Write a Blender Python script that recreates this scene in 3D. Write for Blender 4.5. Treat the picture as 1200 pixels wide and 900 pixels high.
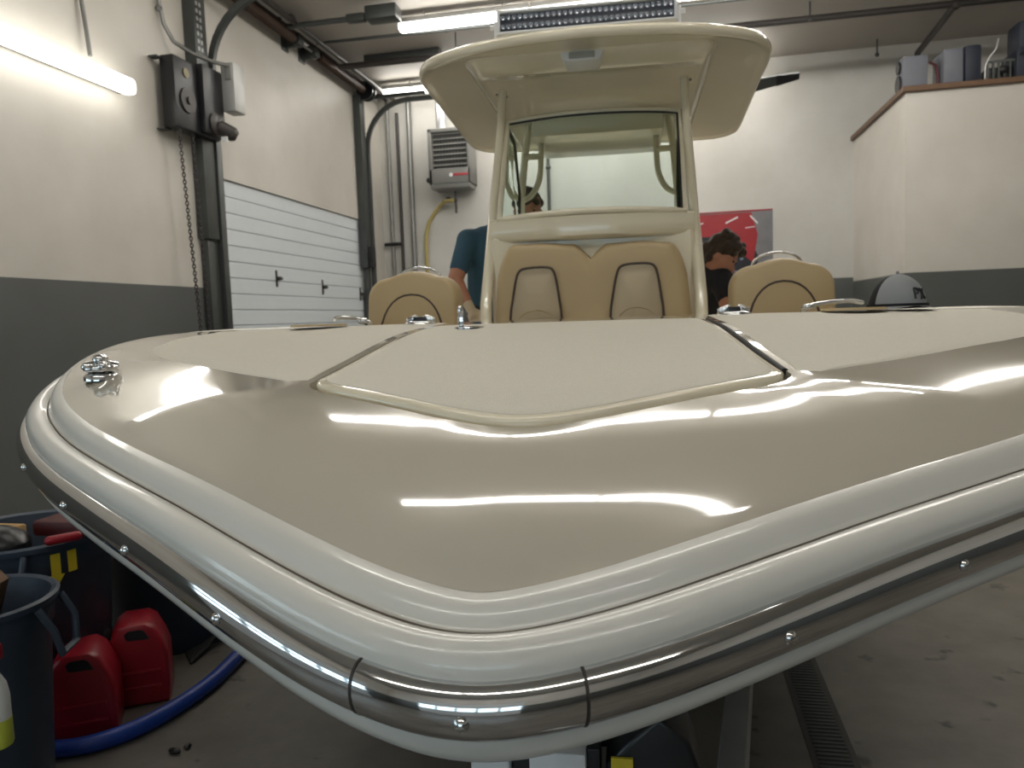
import bpy, bmesh, math, random
from math import sin, cos, pi, radians as R
from mathutils import Vector, Matrix
random.seed(7)
for o in list(bpy.data.objects): bpy.data.objects.remove(o)
SC = bpy.context.scene
C = SC.collection
EYE = 1.7          # camera height; all heights below are measured from the eye unless stated
T = Matrix.Translation

# ------------------------------------------------------------------ camera
cam = bpy.data.cameras.new('camera'); camo = bpy.data.objects.new('camera', cam); C.objects.link(camo)
yaw, rol, pit = R(11.6), R(2.06), R(4.9)
F = Vector((-sin(yaw)*cos(pit), cos(yaw)*cos(pit), -sin(pit)))
R1 = Vector((cos(yaw), sin(yaw), 0)); U1 = R1.cross(F)
R2 = R1*cos(rol)-U1*sin(rol); U2 = R1*sin(rol)+U1*cos(rol)
camo.matrix_world = T((0, 0, EYE)) @ Matrix((R2, U2, -F)).transposed().to_4x4()
cam.sensor_width = 36; cam.lens = 27; cam.clip_start = .02; cam.clip_end = 100
cam.dof.use_dof = True; cam.dof.focus_distance = 1.45; cam.dof.aperture_fstop = 7
SC.camera = camo
# ------------------------------------------------------------------ world, lights, exposure
w = bpy.data.worlds.new('World'); SC.world = w; w.use_nodes = True
w.node_tree.nodes['Background'].inputs[0].default_value = (.8, .87, 1, 1)
w.node_tree.nodes['Background'].inputs[1].default_value = .3
SC.view_settings.view_transform = 'Standard'; SC.view_settings.look = 'None'
SC.view_settings.gamma = 1; SC.view_settings.exposure = 1.05
TUBE = 11.0         # radiance of the fluorescent tubes
SKYPANE = 2.0       # radiance of the daylight panes in the doors behind and beside the camera

# ------------------------------------------------------------------ materials
def nmat(name):
    m = bpy.data.materials.new(name); m.use_nodes = True
    return m, m.node_tree.nodes, m.node_tree.links, m.node_tree.nodes['Principled BSDF']
def mat(name, col, rough=.5, metal=0, coat=0, var=.08, scale=6, bump=0, bscale=60, spec=.5, trans=0, ior=1.45):
    m, N, L, b = nmat(name)
    b.inputs['Roughness'].default_value = rough; b.inputs['Metallic'].default_value = metal
    b.inputs['Coat Weight'].default_value = coat; b.inputs['Coat Roughness'].default_value = .04
    b.inputs['Specular IOR Level'].default_value = spec
    b.inputs['Transmission Weight'].default_value = trans; b.inputs['IOR'].default_value = ior
    tc = N.new('ShaderNodeTexCoord')
    n = N.new('ShaderNodeTexNoise'); n.inputs['Scale'].default_value = scale; n.inputs['Detail'].default_value = 4
    L.new(tc.outputs['Object'], n.inputs['Vector'])
    r = N.new('ShaderNodeMix'); r.data_type = 'RGBA'
    r.inputs['A'].default_value = tuple(c*(1-var) for c in col)+(1,)
    r.inputs['B'].default_value = tuple(min(1, c*(1+var)) for c in col)+(1,)
    L.new(n.outputs['Fac'], r.inputs['Factor']); L.new(r.outputs['Result'], b.inputs['Base Color'])
    if bump:
        n2 = N.new('ShaderNodeTexNoise'); n2.inputs['Scale'].default_value = bscale; n2.inputs['Detail'].default_value = 3
        L.new(tc.outputs['Object'], n2.inputs['Vector'])
        bp = N.new('ShaderNodeBump'); bp.inputs['Strength'].default_value = bump; bp.inputs['Distance'].default_value = .002
        L.new(n2.outputs['Fac'], bp.inputs['Height']); L.new(bp.outputs['Normal'], b.inputs['Normal'])
    return m
def emit(name, col, s):
    m, N, L, b = nmat(name)
    b.inputs['Base Color'].default_value = (.9, .9, .9, 1)
    b.inputs['Emission Color'].default_value = tuple(col)+(1,); b.inputs['Emission Strength'].default_value = s
    return m
def wallmat(name, top, low, zsplit, rough=.45):
    m, N, L, b = nmat(name)
    g = N.new('ShaderNodeNewGeometry'); s = N.new('ShaderNodeSeparateXYZ'); L.new(g.outputs['Position'], s.inputs[0])
    c = N.new('ShaderNodeMath'); c.operation = 'GREATER_THAN'; c.inputs[1].default_value = zsplit
    L.new(s.outputs['Z'], c.inputs[0])
    n = N.new('ShaderNodeTexNoise'); n.inputs['Scale'].default_value = .7; n.inputs['Detail'].default_value = 7
    n.inputs['Roughness'].default_value = .6; L.new(g.outputs['Position'], n.inputs['Vector'])
    mx = N.new('ShaderNodeMix'); mx.data_type = 'RGBA'
    mx.inputs['A'].default_value = low+(1,); mx.inputs['B'].default_value = top+(1,); L.new(c.outputs[0], mx.inputs['Factor'])
    mu = N.new('ShaderNodeMix'); mu.data_type = 'RGBA'; mu.blend_type = 'MULTIPLY'; mu.inputs['Factor'].default_value = 1
    cr = N.new('ShaderNodeValToRGB'); cr.color_ramp.elements[0].color = (.86, .85, .83, 1); cr.color_ramp.elements[1].color = (1, 1, 1, 1)
    cr.color_ramp.elements[0].position = .35; cr.color_ramp.elements[1].position = .65
    L.new(n.outputs['Fac'], cr.inputs[0]); L.new(mx.outputs['Result'], mu.inputs['A']); L.new(cr.outputs[0], mu.inputs['B'])
    L.new(mu.outputs['Result'], b.inputs['Base Color']); b.inputs['Roughness'].default_value = rough
    bp = N.new('ShaderNodeBump'); bp.inputs['Strength'].default_value = .15; bp.inputs['Distance'].default_value = .004
    n2 = N.new('ShaderNodeTexNoise'); n2.inputs['Scale'].default_value = 9; L.new(g.outputs['Position'], n2.inputs['Vector'])
    L.new(n2.outputs['Fac'], bp.inputs['Height']); L.new(bp.outputs['Normal'], b.inputs['Normal'])
    return m
def floormat():
    m, N, L, b = nmat('sealed_concrete')
    g = N.new('ShaderNodeNewGeometry')
    n = N.new('ShaderNodeTexNoise'); n.inputs['Scale'].default_value = 1.6; n.inputs['Detail'].default_value = 9; n.inputs['Roughness'].default_value = .65
    L.new(g.outputs['Position'], n.inputs['Vector'])
    cr = N.new('ShaderNodeValToRGB'); e = cr.color_ramp.elements
    e[0].position = .3; e[0].color = (.10, .088, .075, 1); e[1].position = .7; e[1].color = (.20, .18, .155, 1)
    L.new(n.outputs['Fac'], cr.inputs[0])
    v = N.new('ShaderNodeTexNoise'); v.inputs['Scale'].default_value = 5; v.inputs['Detail'].default_value = 3
    L.new(g.outputs['Position'], v.inputs['Vector'])
    c2 = N.new('ShaderNodeValToRGB'); e = c2.color_ramp.elements
    e[0].position = .30; e[0].color = (.25, .25, .25, 1); e[1].position = .36; e[1].color = (1, 1, 1, 1); L.new(v.outputs['Fac'], c2.inputs[0])
    mu = N.new('ShaderNodeMix'); mu.data_type = 'RGBA'; mu.blend_type = 'MULTIPLY'; mu.inputs['Factor'].default_value = 1
    L.new(cr.outputs[0], mu.inputs['A']); L.new(c2.outputs[0], mu.inputs['B']); L.new(mu.outputs['Result'], b.inputs['Base Color'])
    b.inputs['Roughness'].default_value = .42
    bp = N.new('ShaderNodeBump'); bp.inputs['Strength'].default_value = .3; bp.inputs['Distance'].default_value = .004
    L.new(n.outputs['Fac'], bp.inputs['Height']); L.new(bp.outputs['Normal'], b.inputs['Normal'])
    return m
X = {}
X['gel'] = mat('cream_gelcoat', (.76, .69, .53), .16, coat=.6, var=.015, scale=2)
X['gelw'] = mat('white_gelcoat', (.62, .61, .57), .25, coat=.4, var=.02, scale=2)
X['deckgel'] = mat('beige_deck_gelcoat', (.47, .435, .365), .07, coat=.7, var=.015, scale=2)
X['seam'] = mat('grimy_sealant', (.12, .10, .08), .6, var=.5, scale=8)
X['nonskid'] = mat('nonskid_deck', (.64, .605, .525), .62, var=.05, scale=90, bump=.9, bscale=420, spec=.3)
X['chrome'] = mat('polished_steel', (.66, .67, .68), .06, metal=1, var=.01)
X['tan'] = mat('tan_vinyl', (.44, .33, .18), .42, var=.04, scale=3, bump=.2, bscale=200)
X['tanin'] = mat('tan_vinyl_panel', (.43, .35, .235), .5, var=.04, scale=3, bump=.25, bscale=300)
X['pipe'] = mat('dark_piping', (.06, .04, .03), .5)
X['black'] = mat('black_plastic', (.012, .012, .014), .35)
X['rubber'] = mat('black_rubber', (.02, .02, .02), .6)
X['dsteel'] = mat('dark_galvanised_steel', (.075, .08, .078), .4, metal=.5, var=.25, scale=4)
X['bsteel'] = mat('black_painted_pipe', (.035, .03, .028), .45, var=.2)
X['conduit'] = mat('grey_conduit', (.22, .22, .21), .4, metal=.6, var=.15)
X['spring'] = mat('brown_spring_steel', (.05, .025, .015), .5, metal=.3, var=.2)
X['grey'] = mat('light_grey_metal', (.36, .36, .35), .4, metal=.2)
X['hgrey'] = mat('grey_enamel', (.20, .20, .19), .4)
X['alu'] = mat('aluminium', (.55, .56, .57), .35, metal=.85, var=.1)
X['white'] = mat('white_powder_coat', (.75, .75, .76), .4)
X['door'] = mat('white_door_steel', (.60, .64, .67), .45, var=.03)
X['wood'] = mat('brown_stained_wood', (.12, .062, .03), .45, var=.3, scale=12)
X['bin'] = mat('blue_grey_plastic', (.035, .05, .075), .45, var=.12)
X['red'] = mat('red_plastic', (.27, .008, .018), .38, var=.12)
X['dred'] = mat('dark_red_plastic', (.07, .008, .009), .5)
X['blue'] = mat('blue_hose', (.012, .045, .26), .4, var=.15)
X['yellow'] = mat('yellow_label', (.65, .5, .03), .5, var=.15, scale=30)
X['ypipe'] = mat('yellow_gas_pipe', (.40, .33, .12), .5)
X['cardb'] = mat('tan_cardboard', (.42, .27, .11), .8, var=.2)
X['skin'] = mat('skin', (.42, .19, .12), .55, var=.1, scale=9)
X['hair'] = mat('brown_hair', (.035, .02, .012), .6, var=.4, scale=40, bump=.8, bscale=120)
X['teal'] = mat('teal_blue_cotton', (.035, .085, .125), .9, var=.1)
X['blackcloth'] = mat('black_cotton', (.012, .012, .016), .9)
X['denim'] = mat('dark_trousers', (.025, .03, .045), .9)
X['glove'] = mat('cream_glove', (.55, .45, .32), .7)
X['capgrey'] = mat('grey_twill', (.27, .28, .29), .9, var=.06, bump=.3, bscale=500)
X['mesh'] = mat('black_mesh', (.012, .012, .015), .9, bump=.6, bscale=500)
X['reflector'] = mat('reflector_grey', (.6, .62, .66), .2, metal=.8)
X['ledbg'] = mat('led_backing', (.12, .13, .16), .2)
X['lens'] = mat('frosted_lens', (.35, .36, .33), .25)
X['box'] = mat('blue_grey_case', (.13, .135, .16), .5)
X['navy'] = mat('navy_case', (.010, .014, .028), .5)
X['ceil'] = mat('ceiling_board', (.40, .37, .335), .6, var=.06, scale=1.5)
X['tube'] = emit('fluorescent_glow', (1, .965, .89), TUBE)
X['walltube'] = emit('fluorescent_glow_wall', (1, .965, .89), 4.0)
X['pane'] = emit('daylight_pane', (.62, .86, 1), SKYPANE)
X['liquid'] = mat('yellow_green_liquid', (.55, .6, .08), .3)
X['bottle'] = mat('white_bottle', (.7, .7, .68), .4)
def glass():
    m, N, L, b = nmat('tinted_glass')
    out = N['Material Output']; t = N.new('ShaderNodeBsdfTransparent'); t.inputs[0].default_value = (.80, .90, .86, 1)
    g = N.new('ShaderNodeBsdfGlossy'); g.inputs['Roughness'].default_value = .02; g.inputs[0].default_value = (.9, .95, .93, 1)
    fr = N.new('ShaderNodeFresnel'); fr.inputs[0].default_value = 1.5
    mx = N.new('ShaderNodeMixShader'); L.new(fr.outputs[0], mx.inputs[0]); L.new(t.outputs[0], mx.inputs[1]); L.new(g.outputs[0], mx.inputs[2])
    L.new(mx.outputs[0], out.inputs[0]); return m
X['glass'] = glass()

# ------------------------------------------------------------------ mesh helpers
class MB:
    def __init__(s): s.v = []; s.f = []
    def add(s, vs, fs):
        n = len(s.v); s.v += [Vector(a) for a in vs]; s.f += [tuple(i+n for i in f) for f in fs]; return s
    def box(s, a, b, bev=0, M=None):
        bm = bmesh.new(); bmesh.ops.create_cube(bm, size=1)
        c = [(a[i]+b[i])/2 for i in range(3)]; d = [abs(b[i]-a[i]) for i in range(3)]
        for v in bm.verts: v.co = Vector((v.co.x*d[0], v.co.y*d[1], v.co.z*d[2]))
        if bev: bmesh.ops.bevel(bm, geom=bm.edges[:], offset=min(bev, min(d)*.45), segments=2, affect='EDGES', profile=.6)
        for v in bm.verts:
            v.co += Vector(c)
            if M: v.co = M @ v.co
        bm.verts.index_update()
        s.add([v.co.copy() for v in bm.verts], [[v.index for v in f.verts] for f in bm.faces]); bm.free(); return s
    def grid(s, rows, closeu=False, closev=False):
        n = len(rows); m = len(rows[0]); base = len(s.v)
        for r in rows: s.v += [Vector(p) for p in r]
        for i in range(n if closeu else n-1):
            for j in range(m if closev else m-1):
                a = base+i*m+j; b_ = base+i*m+(j+1) % m; c = base+((i+1) % n)*m+(j+1) % m; d = base+((i+1) % n)*m+j
                s.f.append((a, b_, c, d))
        return s
    def tube(s, pts, r, n=10, caps=True, closed=False):
        pts = [Vector(p) for p in pts]; rows = []; up = None
        for i, p in enumerate(pts):
            if closed: t = pts[(i+1) % len(pts)]-pts[i-1]
            else: t = pts[min(i+1, len(pts)-1)]-pts[max(i-1, 0)]
            t.normalize()
            if up is None: up = Vector((0, 0, 1)) if abs(t.z) < .9 else Vector((1, 0, 0))
            a = t.cross(up).normalized(); up = a.cross(t).normalized()
            rr = r[i] if isinstance(r, (list, tuple)) else r
            rows.append([p+(a*cos(2*pi*k/n)+up*sin(2*pi*k/n))*rr for k in range(n)])
        b0 = len(s.v); s.grid(rows, closeu=closed, closev=True)
        if caps and not closed:
            s.f.append(tuple(b0+k for k in range(n))[::-1]); e = b0+(len(rows)-1)*n; s.f.append(tuple(e+k for k in range(n)))
        return s
    def lathe(s, prof, n=24, c=(0, 0, 0), M=None):
        rows = []
        for r, z in prof:
            row = [Vector((c[0]+r*cos(2*pi*k/n), c[1]+r*sin(2*pi*k/n), c[2]+z)) for k in range(n)]
            if M: row = [M @ p for p in row]
            rows.append(row)
        return s.grid(rows, closev=True)
    def ball(s, c, r, n=12, M=None):
        if not isinstance(r, (tuple, list)): r = (r, r, r)
        rows = []
        for i in range(n//2+1):
            a = -pi/2+pi*i/(n//2); row = []
            for k in range(n):
                p = Vector((r[0]*cos(a)*cos(2*pi*k/n)+1e-5*cos(k), r[1]*cos(a)*sin(2*pi*k/n)+1e-5*sin(k), r[2]*sin(a)))
                row.append((M @ p if M else p)+Vector(c))
            rows.append(row)
        return s.grid(rows, closev=True)
    def cap(s, p0, r0, p1, r1, n=12):     # tapered capsule
        p0 = Vector(p0); p1 = Vector(p1); t = (p1-p0).normalized(); pts = []; rr = []
        for k in range(5):
            a = -pi/2+pi/2*k/4; pts.append(p0+t*r0*sin(a)); rr.append(max(1e-4, r0*cos(a)))
        for k in range(5):
            a = pi/2*k/4; pts.append(p1+t*r1*sin(a)); rr.append(max(1e-4, r1*cos(a)))
        return s.tube(pts, rr, n)
    def prism(s, pts, z0, z1, axis='z', bev=0):
        bm = bmesh.new()
        def P(p, z): return (p[0], p[1], z) if axis == 'z' else ((p[0], z, p[1]) if axis == 'y' else (z, p[0], p[1]))
        a = [bm.verts.new(P(p, z0)) for p in pts]; b = [bm.verts.new(P(p, z1)) for p in pts]; n = len(pts)
        bm.faces.new(a); bm.faces.new(b[::-1])
        for i in range(n): bm.faces.new((a[i], b[i], b[(i+1) % n], a[(i+1) % n]))
        bmesh.ops.recalc_face_normals(bm, faces=bm.faces[:])
        if bev:
            es = [e for e in bm.edges if not (any(v in a for v in e.verts) and any(v in b for v in e.verts))]
            bmesh.ops.bevel(bm, geom=es, offset=bev, segments=3, affect='EDGES', profile=.5)
        bm.verts.index_update()
        s.add([v.co.copy() for v in bm.verts], [[v.index for v in f.verts] for f in bm.faces]); bm.free(); return s
FW = T((0, 0, EYE))
X0 = -.203
FB = T((0, 0, EYE)) @ Matrix(((.99900297, -.04442861, .00437821), (.04440299, .99899695, .00578506), (-.00463084, -.00558489, .99997368))).to_4x4() @ T((X0, 0, 0))
def link(name, mb, m, org=(0, 0, 0), smooth=35, parent=None):
    me = bpy.data.meshes.new(name); o3 = Vector(org)
    me.from_pydata([tuple(v-o3) for v in mb.v], [], mb.f); me.validate(); me.update()
    bm = bmesh.new(); bm.from_mesh(me); bmesh.ops.recalc_face_normals(bm, faces=bm.faces[:]); bm.to_mesh(me); bm.free()
    for mm in (m if isinstance(m, (list, tuple)) else [m]): me.materials.append(mm)
    if smooth:
        for p in me.polygons: p.use_smooth = True
        if smooth < 180: me.set_sharp_from_angle(angle=R(smooth))
    o = bpy.data.objects.new(name, me); C.objects.link(o)
    if parent: o.parent = parent
    return o
class Thing:
    def __init__(s, name, label, cat, org, frame=None, group=None, rz=0):
        s.org = Vector(org); s.fr = frame or FW
        s.o = bpy.data.objects.new(name, None); C.objects.link(s.o); s.o.empty_display_size = .1
        s.o.matrix_world = s.fr @ T(s.org) @ Matrix.Rotation(rz, 4, 'Z')
        s.o['label'] = label; s.o['category'] = cat
        if group: s.o['group'] = group
    def part(s, name, mb, m, smooth=35, parent=None, label=None, kind=None):
        o = link(name, mb, m, s.org, smooth, parent or s.o)
        if label: o['label'] = label
        if kind: o['kind'] = kind
        return o
def single(name, mb, m, label, cat, org, frame=None, group=None, smooth=35, kind=None):
    o = link(name, mb, m, org, smooth); o.matrix_world = (frame or FW) @ T(org)
    o['label'] = label; o['category'] = cat
    if group: o['group'] = group
    if kind: o['kind'] = kind
    return o
def struct(name, mb, m, smooth=0, label=None):
    o = link(name, mb, m, (0, 0, 0), smooth); o.matrix_world = FW; o['kind'] = 'structure'
    if label: o['label'] = label
    return o
def lerp(a, b, t): return a+(b-a)*t
def interp(x, xs, ys):
    if x <= xs[0]: return ys[0]
    for i in range(len(xs)-1):
        if x <= xs[i+1]: return lerp(ys[i], ys[i+1], (x-xs[i])/(xs[i+1]-xs[i]))
    return ys[-1]
def arc(c, r, a0, a1, n, plane='xz', off=0):
    out = []
    for k in range(n+1):
        a = R(lerp(a0, a1, k/n)); u, v = c[0]+r*cos(a), c[1]+r*sin(a)
        out.append({'xz': (u, off, v), 'xy': (u, v, off), 'yz': (off, u, v)}[plane])
    return out

# ================================================================== ROOM
XL, YB, ZC, ZF = -5.1, 13.6, 4.1, -EYE
YF, XR = -5.0, 6.4
W_UP, W_LOW = (.57, .545, .50), (.10, .107, .105)
mL = wallmat('painted_wall_left', W_UP, W_LOW, EYE+.465)
mB_ = wallmat('painted_wall_back', (.56, .55, .52), W_LOW, EYE+.47)
mR_ = wallmat('painted_partition', (.60, .575, .53), W_LOW, EYE+.40)
struct('floor', MB().box((XL-.3, YF-.3, ZF-.1), (XR+.3, YB+.3, ZF)), floormat())
struct('ceiling', MB().box((XL-.3, YF-.3, ZC), (XR+.3, YB+.3, ZC+.1)), X['ceil'])
# left wall with the door opening
DY0, DY1, DZ = 8.05, 12.55, 1.76
NY0, NY1 = -3.6, .9           # second door, beside and behind the camera
wl = MB().box((XL-.3, YF-.3, ZF), (XL, NY0, ZC)).box((XL-.3, NY1, ZF), (XL, DY0, ZC)).box((XL-.3, DY1, ZF), (XL, YB+.3, ZC))
wl.box((XL-.3, DY0, DZ), (XL, DY1, ZC)).box((XL-.3, NY0, DZ), (XL, NY1, ZC))
struct('wall_left', wl, mL)
struct('wall_back', MB().box((XL-.3, YB, ZF), (XR+.3, YB+.3, ZC)), mB_)
struct('wall_right', MB().box((XR, YF-.3, ZF), (XR+.3, YB, ZC)), mR_)
GX0, GX1 = -3.4, 1.4
struct('wall_front', MB().box((XL-.3, YF-.3, ZF), (GX0, YF, ZC)).box((GX1, YF-.3, ZF), (XR+.3, YF, ZC)).box((GX0, YF-.3, DZ), (GX1, YF, ZC)), mB_)
# partition block on the right with its storage loft on top
PX, PY, PZ = 3.0, 10.8, 2.66
struct('wall_partition', MB().box((PX, PY, ZF), (XR, YB, PZ)), mR_)
tr = MB().box((PX-.05, PY-.05, PZ), (XR, PY+.05, PZ+.07), .01).box((PX-.05, PY+.05, PZ), (PX+.05, YB, PZ+.07), .01)
struct('trim_1', tr, X['wood'])
struct('baseboard_left', MB().box((XL, NY1, ZF), (XL+.06, DY0-.2, ZF+.14), .01), X['hgrey'])
# sectional doors
def sec_door(name, face, a0, a1, xin, axis, label, windows=False, hinges=()):
    e = bpy.data.objects.new(name, None); C.objects.link(e); e.matrix_world = FW; e['kind'] = 'structure'; e['label'] = label
    n = 6; h = (DZ-ZF)/n
    def bx(mb, u0, u1, d0, d1, z0, z1, bev=.006):
        if axis == 'x': mb.box((min(d0, d1), u0, z0), (max(d0, d1), u1, z1), bev)
        else: mb.box((u0, min(d0, d1), z0), (u1, max(d0, d1), z1), bev)
    s = 1
    for k in range(n):
        z0 = ZF+k*h; mb = MB(); win = windows and k in (2, 3)
        if win:
            bx(mb, a0, a1, xin, xin-.05, z0+.003, z0+.12); bx(mb, a0, a1, xin, xin-.05, z0+h-.12, z0+h-.003)
            nw = 5; ww = (a1-a0)/nw
            for q in range(nw+1):
                c = a0+q*ww; bx(mb, max(a0, c-.07), min(a1, c+.07), xin, xin-.05, z0+.1, z0+h-.1)
        else:
            for q in range(3):
                zz = z0+q*h/3; bx(mb, a0, a1, xin, xin-.05, zz+.004, zz+h/3-.012); bx(mb, a0, a1, xin-.012, xin-.04, zz, zz+h/3)
        o = link('door_section', mb, X['door'], (0, 0, 0), 0, e)
        if win:
            for q in range(nw):
                m2 = MB(); c = a0+q*ww; bx(m2, c+.07, c+ww-.07, xin-.02, xin-.03, z0+.12, z0+h-.12, 0)
                link('window_pane', m2, X['pane'], (0, 0, 0), 0, o)
    for (u, z) in hinges:
        mb = MB().box((xin, u-.02, z-.11), (xin+.012, u+.02, z+.11), .004).box((xin, u-.02, z-.025), (xin+.07, u+.03, z+.025), .008).cap((xin+.05, u-.03, z), .018, (xin+.05, u+.06, z), .018)
        link('hinge', mb, X['bsteel'], (0, 0, 0), 35, e)
    return e
sec_door('door_1', 'l', DY0, DY1, XL-.03, 'x', 'white sectional garage door beyond the console on the left wall',
         hinges=[(9.55, .64), (10.95, .57), (8.2, 1.35), (8.2, .42), (12.4, .5)])
sec_door('door_2', 'l', NY0, NY1, XL-.03, 'x', 'white sectional garage door with a row of daylight panes beside the camera', windows=True)
sec_door('door_3', 'b', GX0, GX1, YF-.03, 'y', 'white sectional garage door with daylight panes behind the camera', windows=True)

# vertical steel posts either side of the far left door
t = Thing('steel_post', 'dark steel door post carrying the chain hoist on the left wall', 'post', (XL+.1, 7.9, ZF))
pb = MB().box((XL+.004, 7.82, ZF), (XL+.1, 8.0, 1.0), .006).box((XL+.004, 7.78, 1.0), (XL+.14, 8.0, 4.09), .006)
t.part('column', pb, X['dsteel'])
t.part('track_rail', MB().box((XL+.1, 8.02, ZF), (XL+.16, 8.12, 2.75), .004).box((XL+.06, 8.0, ZF), (XL+.1, 8.13, 2.75), .003), X['dsteel'])
a = MB()
for k in range(14): a.box((XL+.14, 7.82, 2.95+k*.08), (XL+.147, 7.85, 2.99+k*.08)).box((XL+.14, 7.88, 2.95+k*.08), (XL+.147, 7.91, 2.99+k*.08))
t.part('punched_holes', a, X['grey'], 0, kind='stuff')
def curved_track(y, lab, x1, zt=3.62, r=.8):
    tt = Thing('door_track', lab, 'track', (XL+.13, y, zt-r))
    pts = [(XL+.13, y, zt-r-.1)]+[(XL+.13+r-r*cos(R(q)), y, zt-r+r*sin(R(q))) for q in range(0, 91, 9)]+[(x1, y, zt)]
    rows = []
    for i, p in enumerate(pts):
        p = Vector(p); d = (Vector(pts[min(i+1, len(pts)-1)])-Vector(pts[max(0, i-1)])).normalized(); n = Vector((-d.z, 0, d.x))
        rows.append([p+n*u+Vector((0, q, 0)) for u, q in ((-.035, -.03), (-.035, .03), (.035, .03), (.035, .02), (-.02, .02), (-.02, -.02), (.035, -.02), (.035, -.03))])
    tt.part('curved_rail', MB().grid(rows, closev=True), X['dsteel'])
    for xx in (x1-.5, lerp(XL+1.1, x1, .4)): tt.part('hanger', MB().box((xx, y-.02, zt+.02), (xx+.04, y+.02, ZC-.003)), X['dsteel'])
    tt.part('spreader', MB().box((XL+.003, y-.03, zt+.06), (XL+1.2, y+.03, zt+.12), .004), X['dsteel'])
curved_track(8.07, 'near curved door track bending from the left wall post into the room', -1.6, 3.66)
curved_track(12.68, 'far curved door track arching out near the back corner', -3.0, 3.72, .75)
t = Thing('steel_post', 'dark steel door post at the far side of the garage door', 'post', (XL+.1, 12.62, ZF))
t.part('column', MB().box((XL+.004, 12.42, .95), (XL+.13, 12.62, 3.8), .006).box((XL+.004, 12.5, ZF), (XL+.1, 12.62, .95), .005), X['dsteel'])
t.part('track_rail', MB().box((XL+.1, 12.63, ZF), (XL+.16, 12.73, 2.9), .004), X['dsteel'])
t.part('bracket', MB().box((XL+.1, 12.5, .2), (XL+.2, 12.6, .45), .01), X['black']); t.part('bracket', MB().box((XL+.1, 12.45, .95), (XL+.22, 12.6, 1.3), .02), X['black'])
# torsion spring assembly
t = Thing('torsion_spring_shaft', 'long torsion spring shaft with brown springs over the garage door', 'spring', (XL+.2, 10.5, 3.88))
sx, sz_ = XL+.2, 3.88
t.part('shaft', MB().tube([(sx, 7.85, sz_), (sx, 12.75, sz_)], .018), X['conduit'])
def coil(y0, y1, r=.062, turns=None):
    turns = turns or int((y1-y0)/.022); pts = [(sx+r*cos(2*pi*k/8), lerp(y0, y1, k/(turns*8)), sz_+r*sin(2*pi*k/8)) for k in range(turns*8+1)]
    return MB().tube(pts, .010, 5)
t.part('spring', coil(8.15, 9.95), X['spring']); t.part('spring', coil(10.75, 12.4), X['spring'])
for yb in (10.1, 10.6):
    t.part('bearing_bracket', MB().box((XL+.003, yb-.09, sz_-.12), (XL+.02, yb+.09, sz_+.16), .004).box((XL+.02, yb-.02, sz_-.08), (sx+.05, yb+.02, sz_+.1), .004).tube([(sx, yb-.07, sz_), (sx, yb+.07, sz_)], .07, 14), X['dsteel'])
t.part('cable_drum', MB().tube([(sx, 12.48, sz_), (sx, 12.51, sz_), (sx, 12.52, sz_), (sx, 12.6, sz_), (sx, 12.61, sz_), (sx, 12.64, sz_)], [.15, .15, .12, .12, .15, .15], 20), X['black'])
t.part('mounting_strip', MB().box((XL+.003, 8.2, 3.96), (XL+.04, 13.5, 4.05)), X['white'])
# chain hoist operator
t = Thing('door_operator', 'black chain hoist door operator with grey control box on the post', 'door opener', (XL+.3, 7.75, 2.1))
ox = XL+.15
t.part('housing', MB().box((ox-.08, 7.22, 2.08), (ox+.08, 8.0, 2.80), .02).box((ox+.05, 7.62, 2.1), (ox+.15, 8.0, 2.82), .02), X['black'])
t.part('chain_wheel', MB().tube([(ox+.08, 7.42, 2.38), (ox+.10, 7.42, 2.38)], .13, 20).tube([(ox+.09, 7.42, 2.38), (ox+.12, 7.42, 2.38)], .04, 12), X['bsteel'])
t.part('warning_disc', MB().tube([(ox+.081, 7.42, 2.66), (ox+.09, 7.42, 2.66)], .05, 16), mat('dull_brass', (.16, .13, .05), .4))
cb = t.part('control_box', MB().box((ox+.14, 7.98, 2.40), (ox+.30, 8.2, 2.93), .02), X['grey'])
t.part('box_window', MB().box((ox+.20, 7.965, 2.74), (ox+.27, 7.979, 2.88), .005), X['hgrey'], parent=cb)
t.part('motor', MB().tube([(ox+.05, 7.8, 2.22), (ox+.17, 7.8, 2.22), (ox+.19, 7.8, 2.22)], [.12, .12, .08], 20).tube([(ox+.17, 7.84, 2.2), (ox+.30, 7.9, 2.12), (ox+.33, 7.92, 2.1)], [.08, .08, .05], 16), X['bsteel'])
t.part('motor_label', MB().box((ox+.22, 7.78, 2.02), (ox+.29, 7.80, 2.08), .003), X['white'])
t.part('stay_bar', MB().box((XL+.004, 7.14, 2.76), (ox-.05, 7.24, 2.775)), X['dsteel'])
t.part('stay_bar', MB().box((XL+.004, 7.2, 2.06), (ox-.05, 7.3, 2.075)).box((ox-.06, 7.25, 2.06), (ox-.05, 7.3, 2.12)), X['dsteel'])
def chain(y0, y1, z0, z1, x, lab):
    tt = Thing('hoist_chain', lab, 'chain', (x, y0, z0)); m = MB(); n = int((z0-z1)/.036)
    for k in range(n):
        u = k/n; y = lerp(y0, y1, u); z = lerp(z0, z1, u); ang = pi/2*(k % 2)+.4; pts = []
        for q in range(8):
            a = 2*pi*q/8; dx = .015*cos(a); pts.append((x+dx*cos(ang), y+dx*sin(ang), z+.025*sin(a)))
        m.tube(pts, .0065, 5, closed=True)
    tt.part('chain_links', m, X['bsteel'], 60, kind='stuff')
chain(7.26, 7.46, 2.4, -.6, XL+.2, 'steel hoist chain hanging from the operator, the one farther from the post')
chain(7.50, 7.60, 2.4, -.6, XL+.2, 'steel hoist chain hanging from the operator, the one close beside the post')
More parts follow.
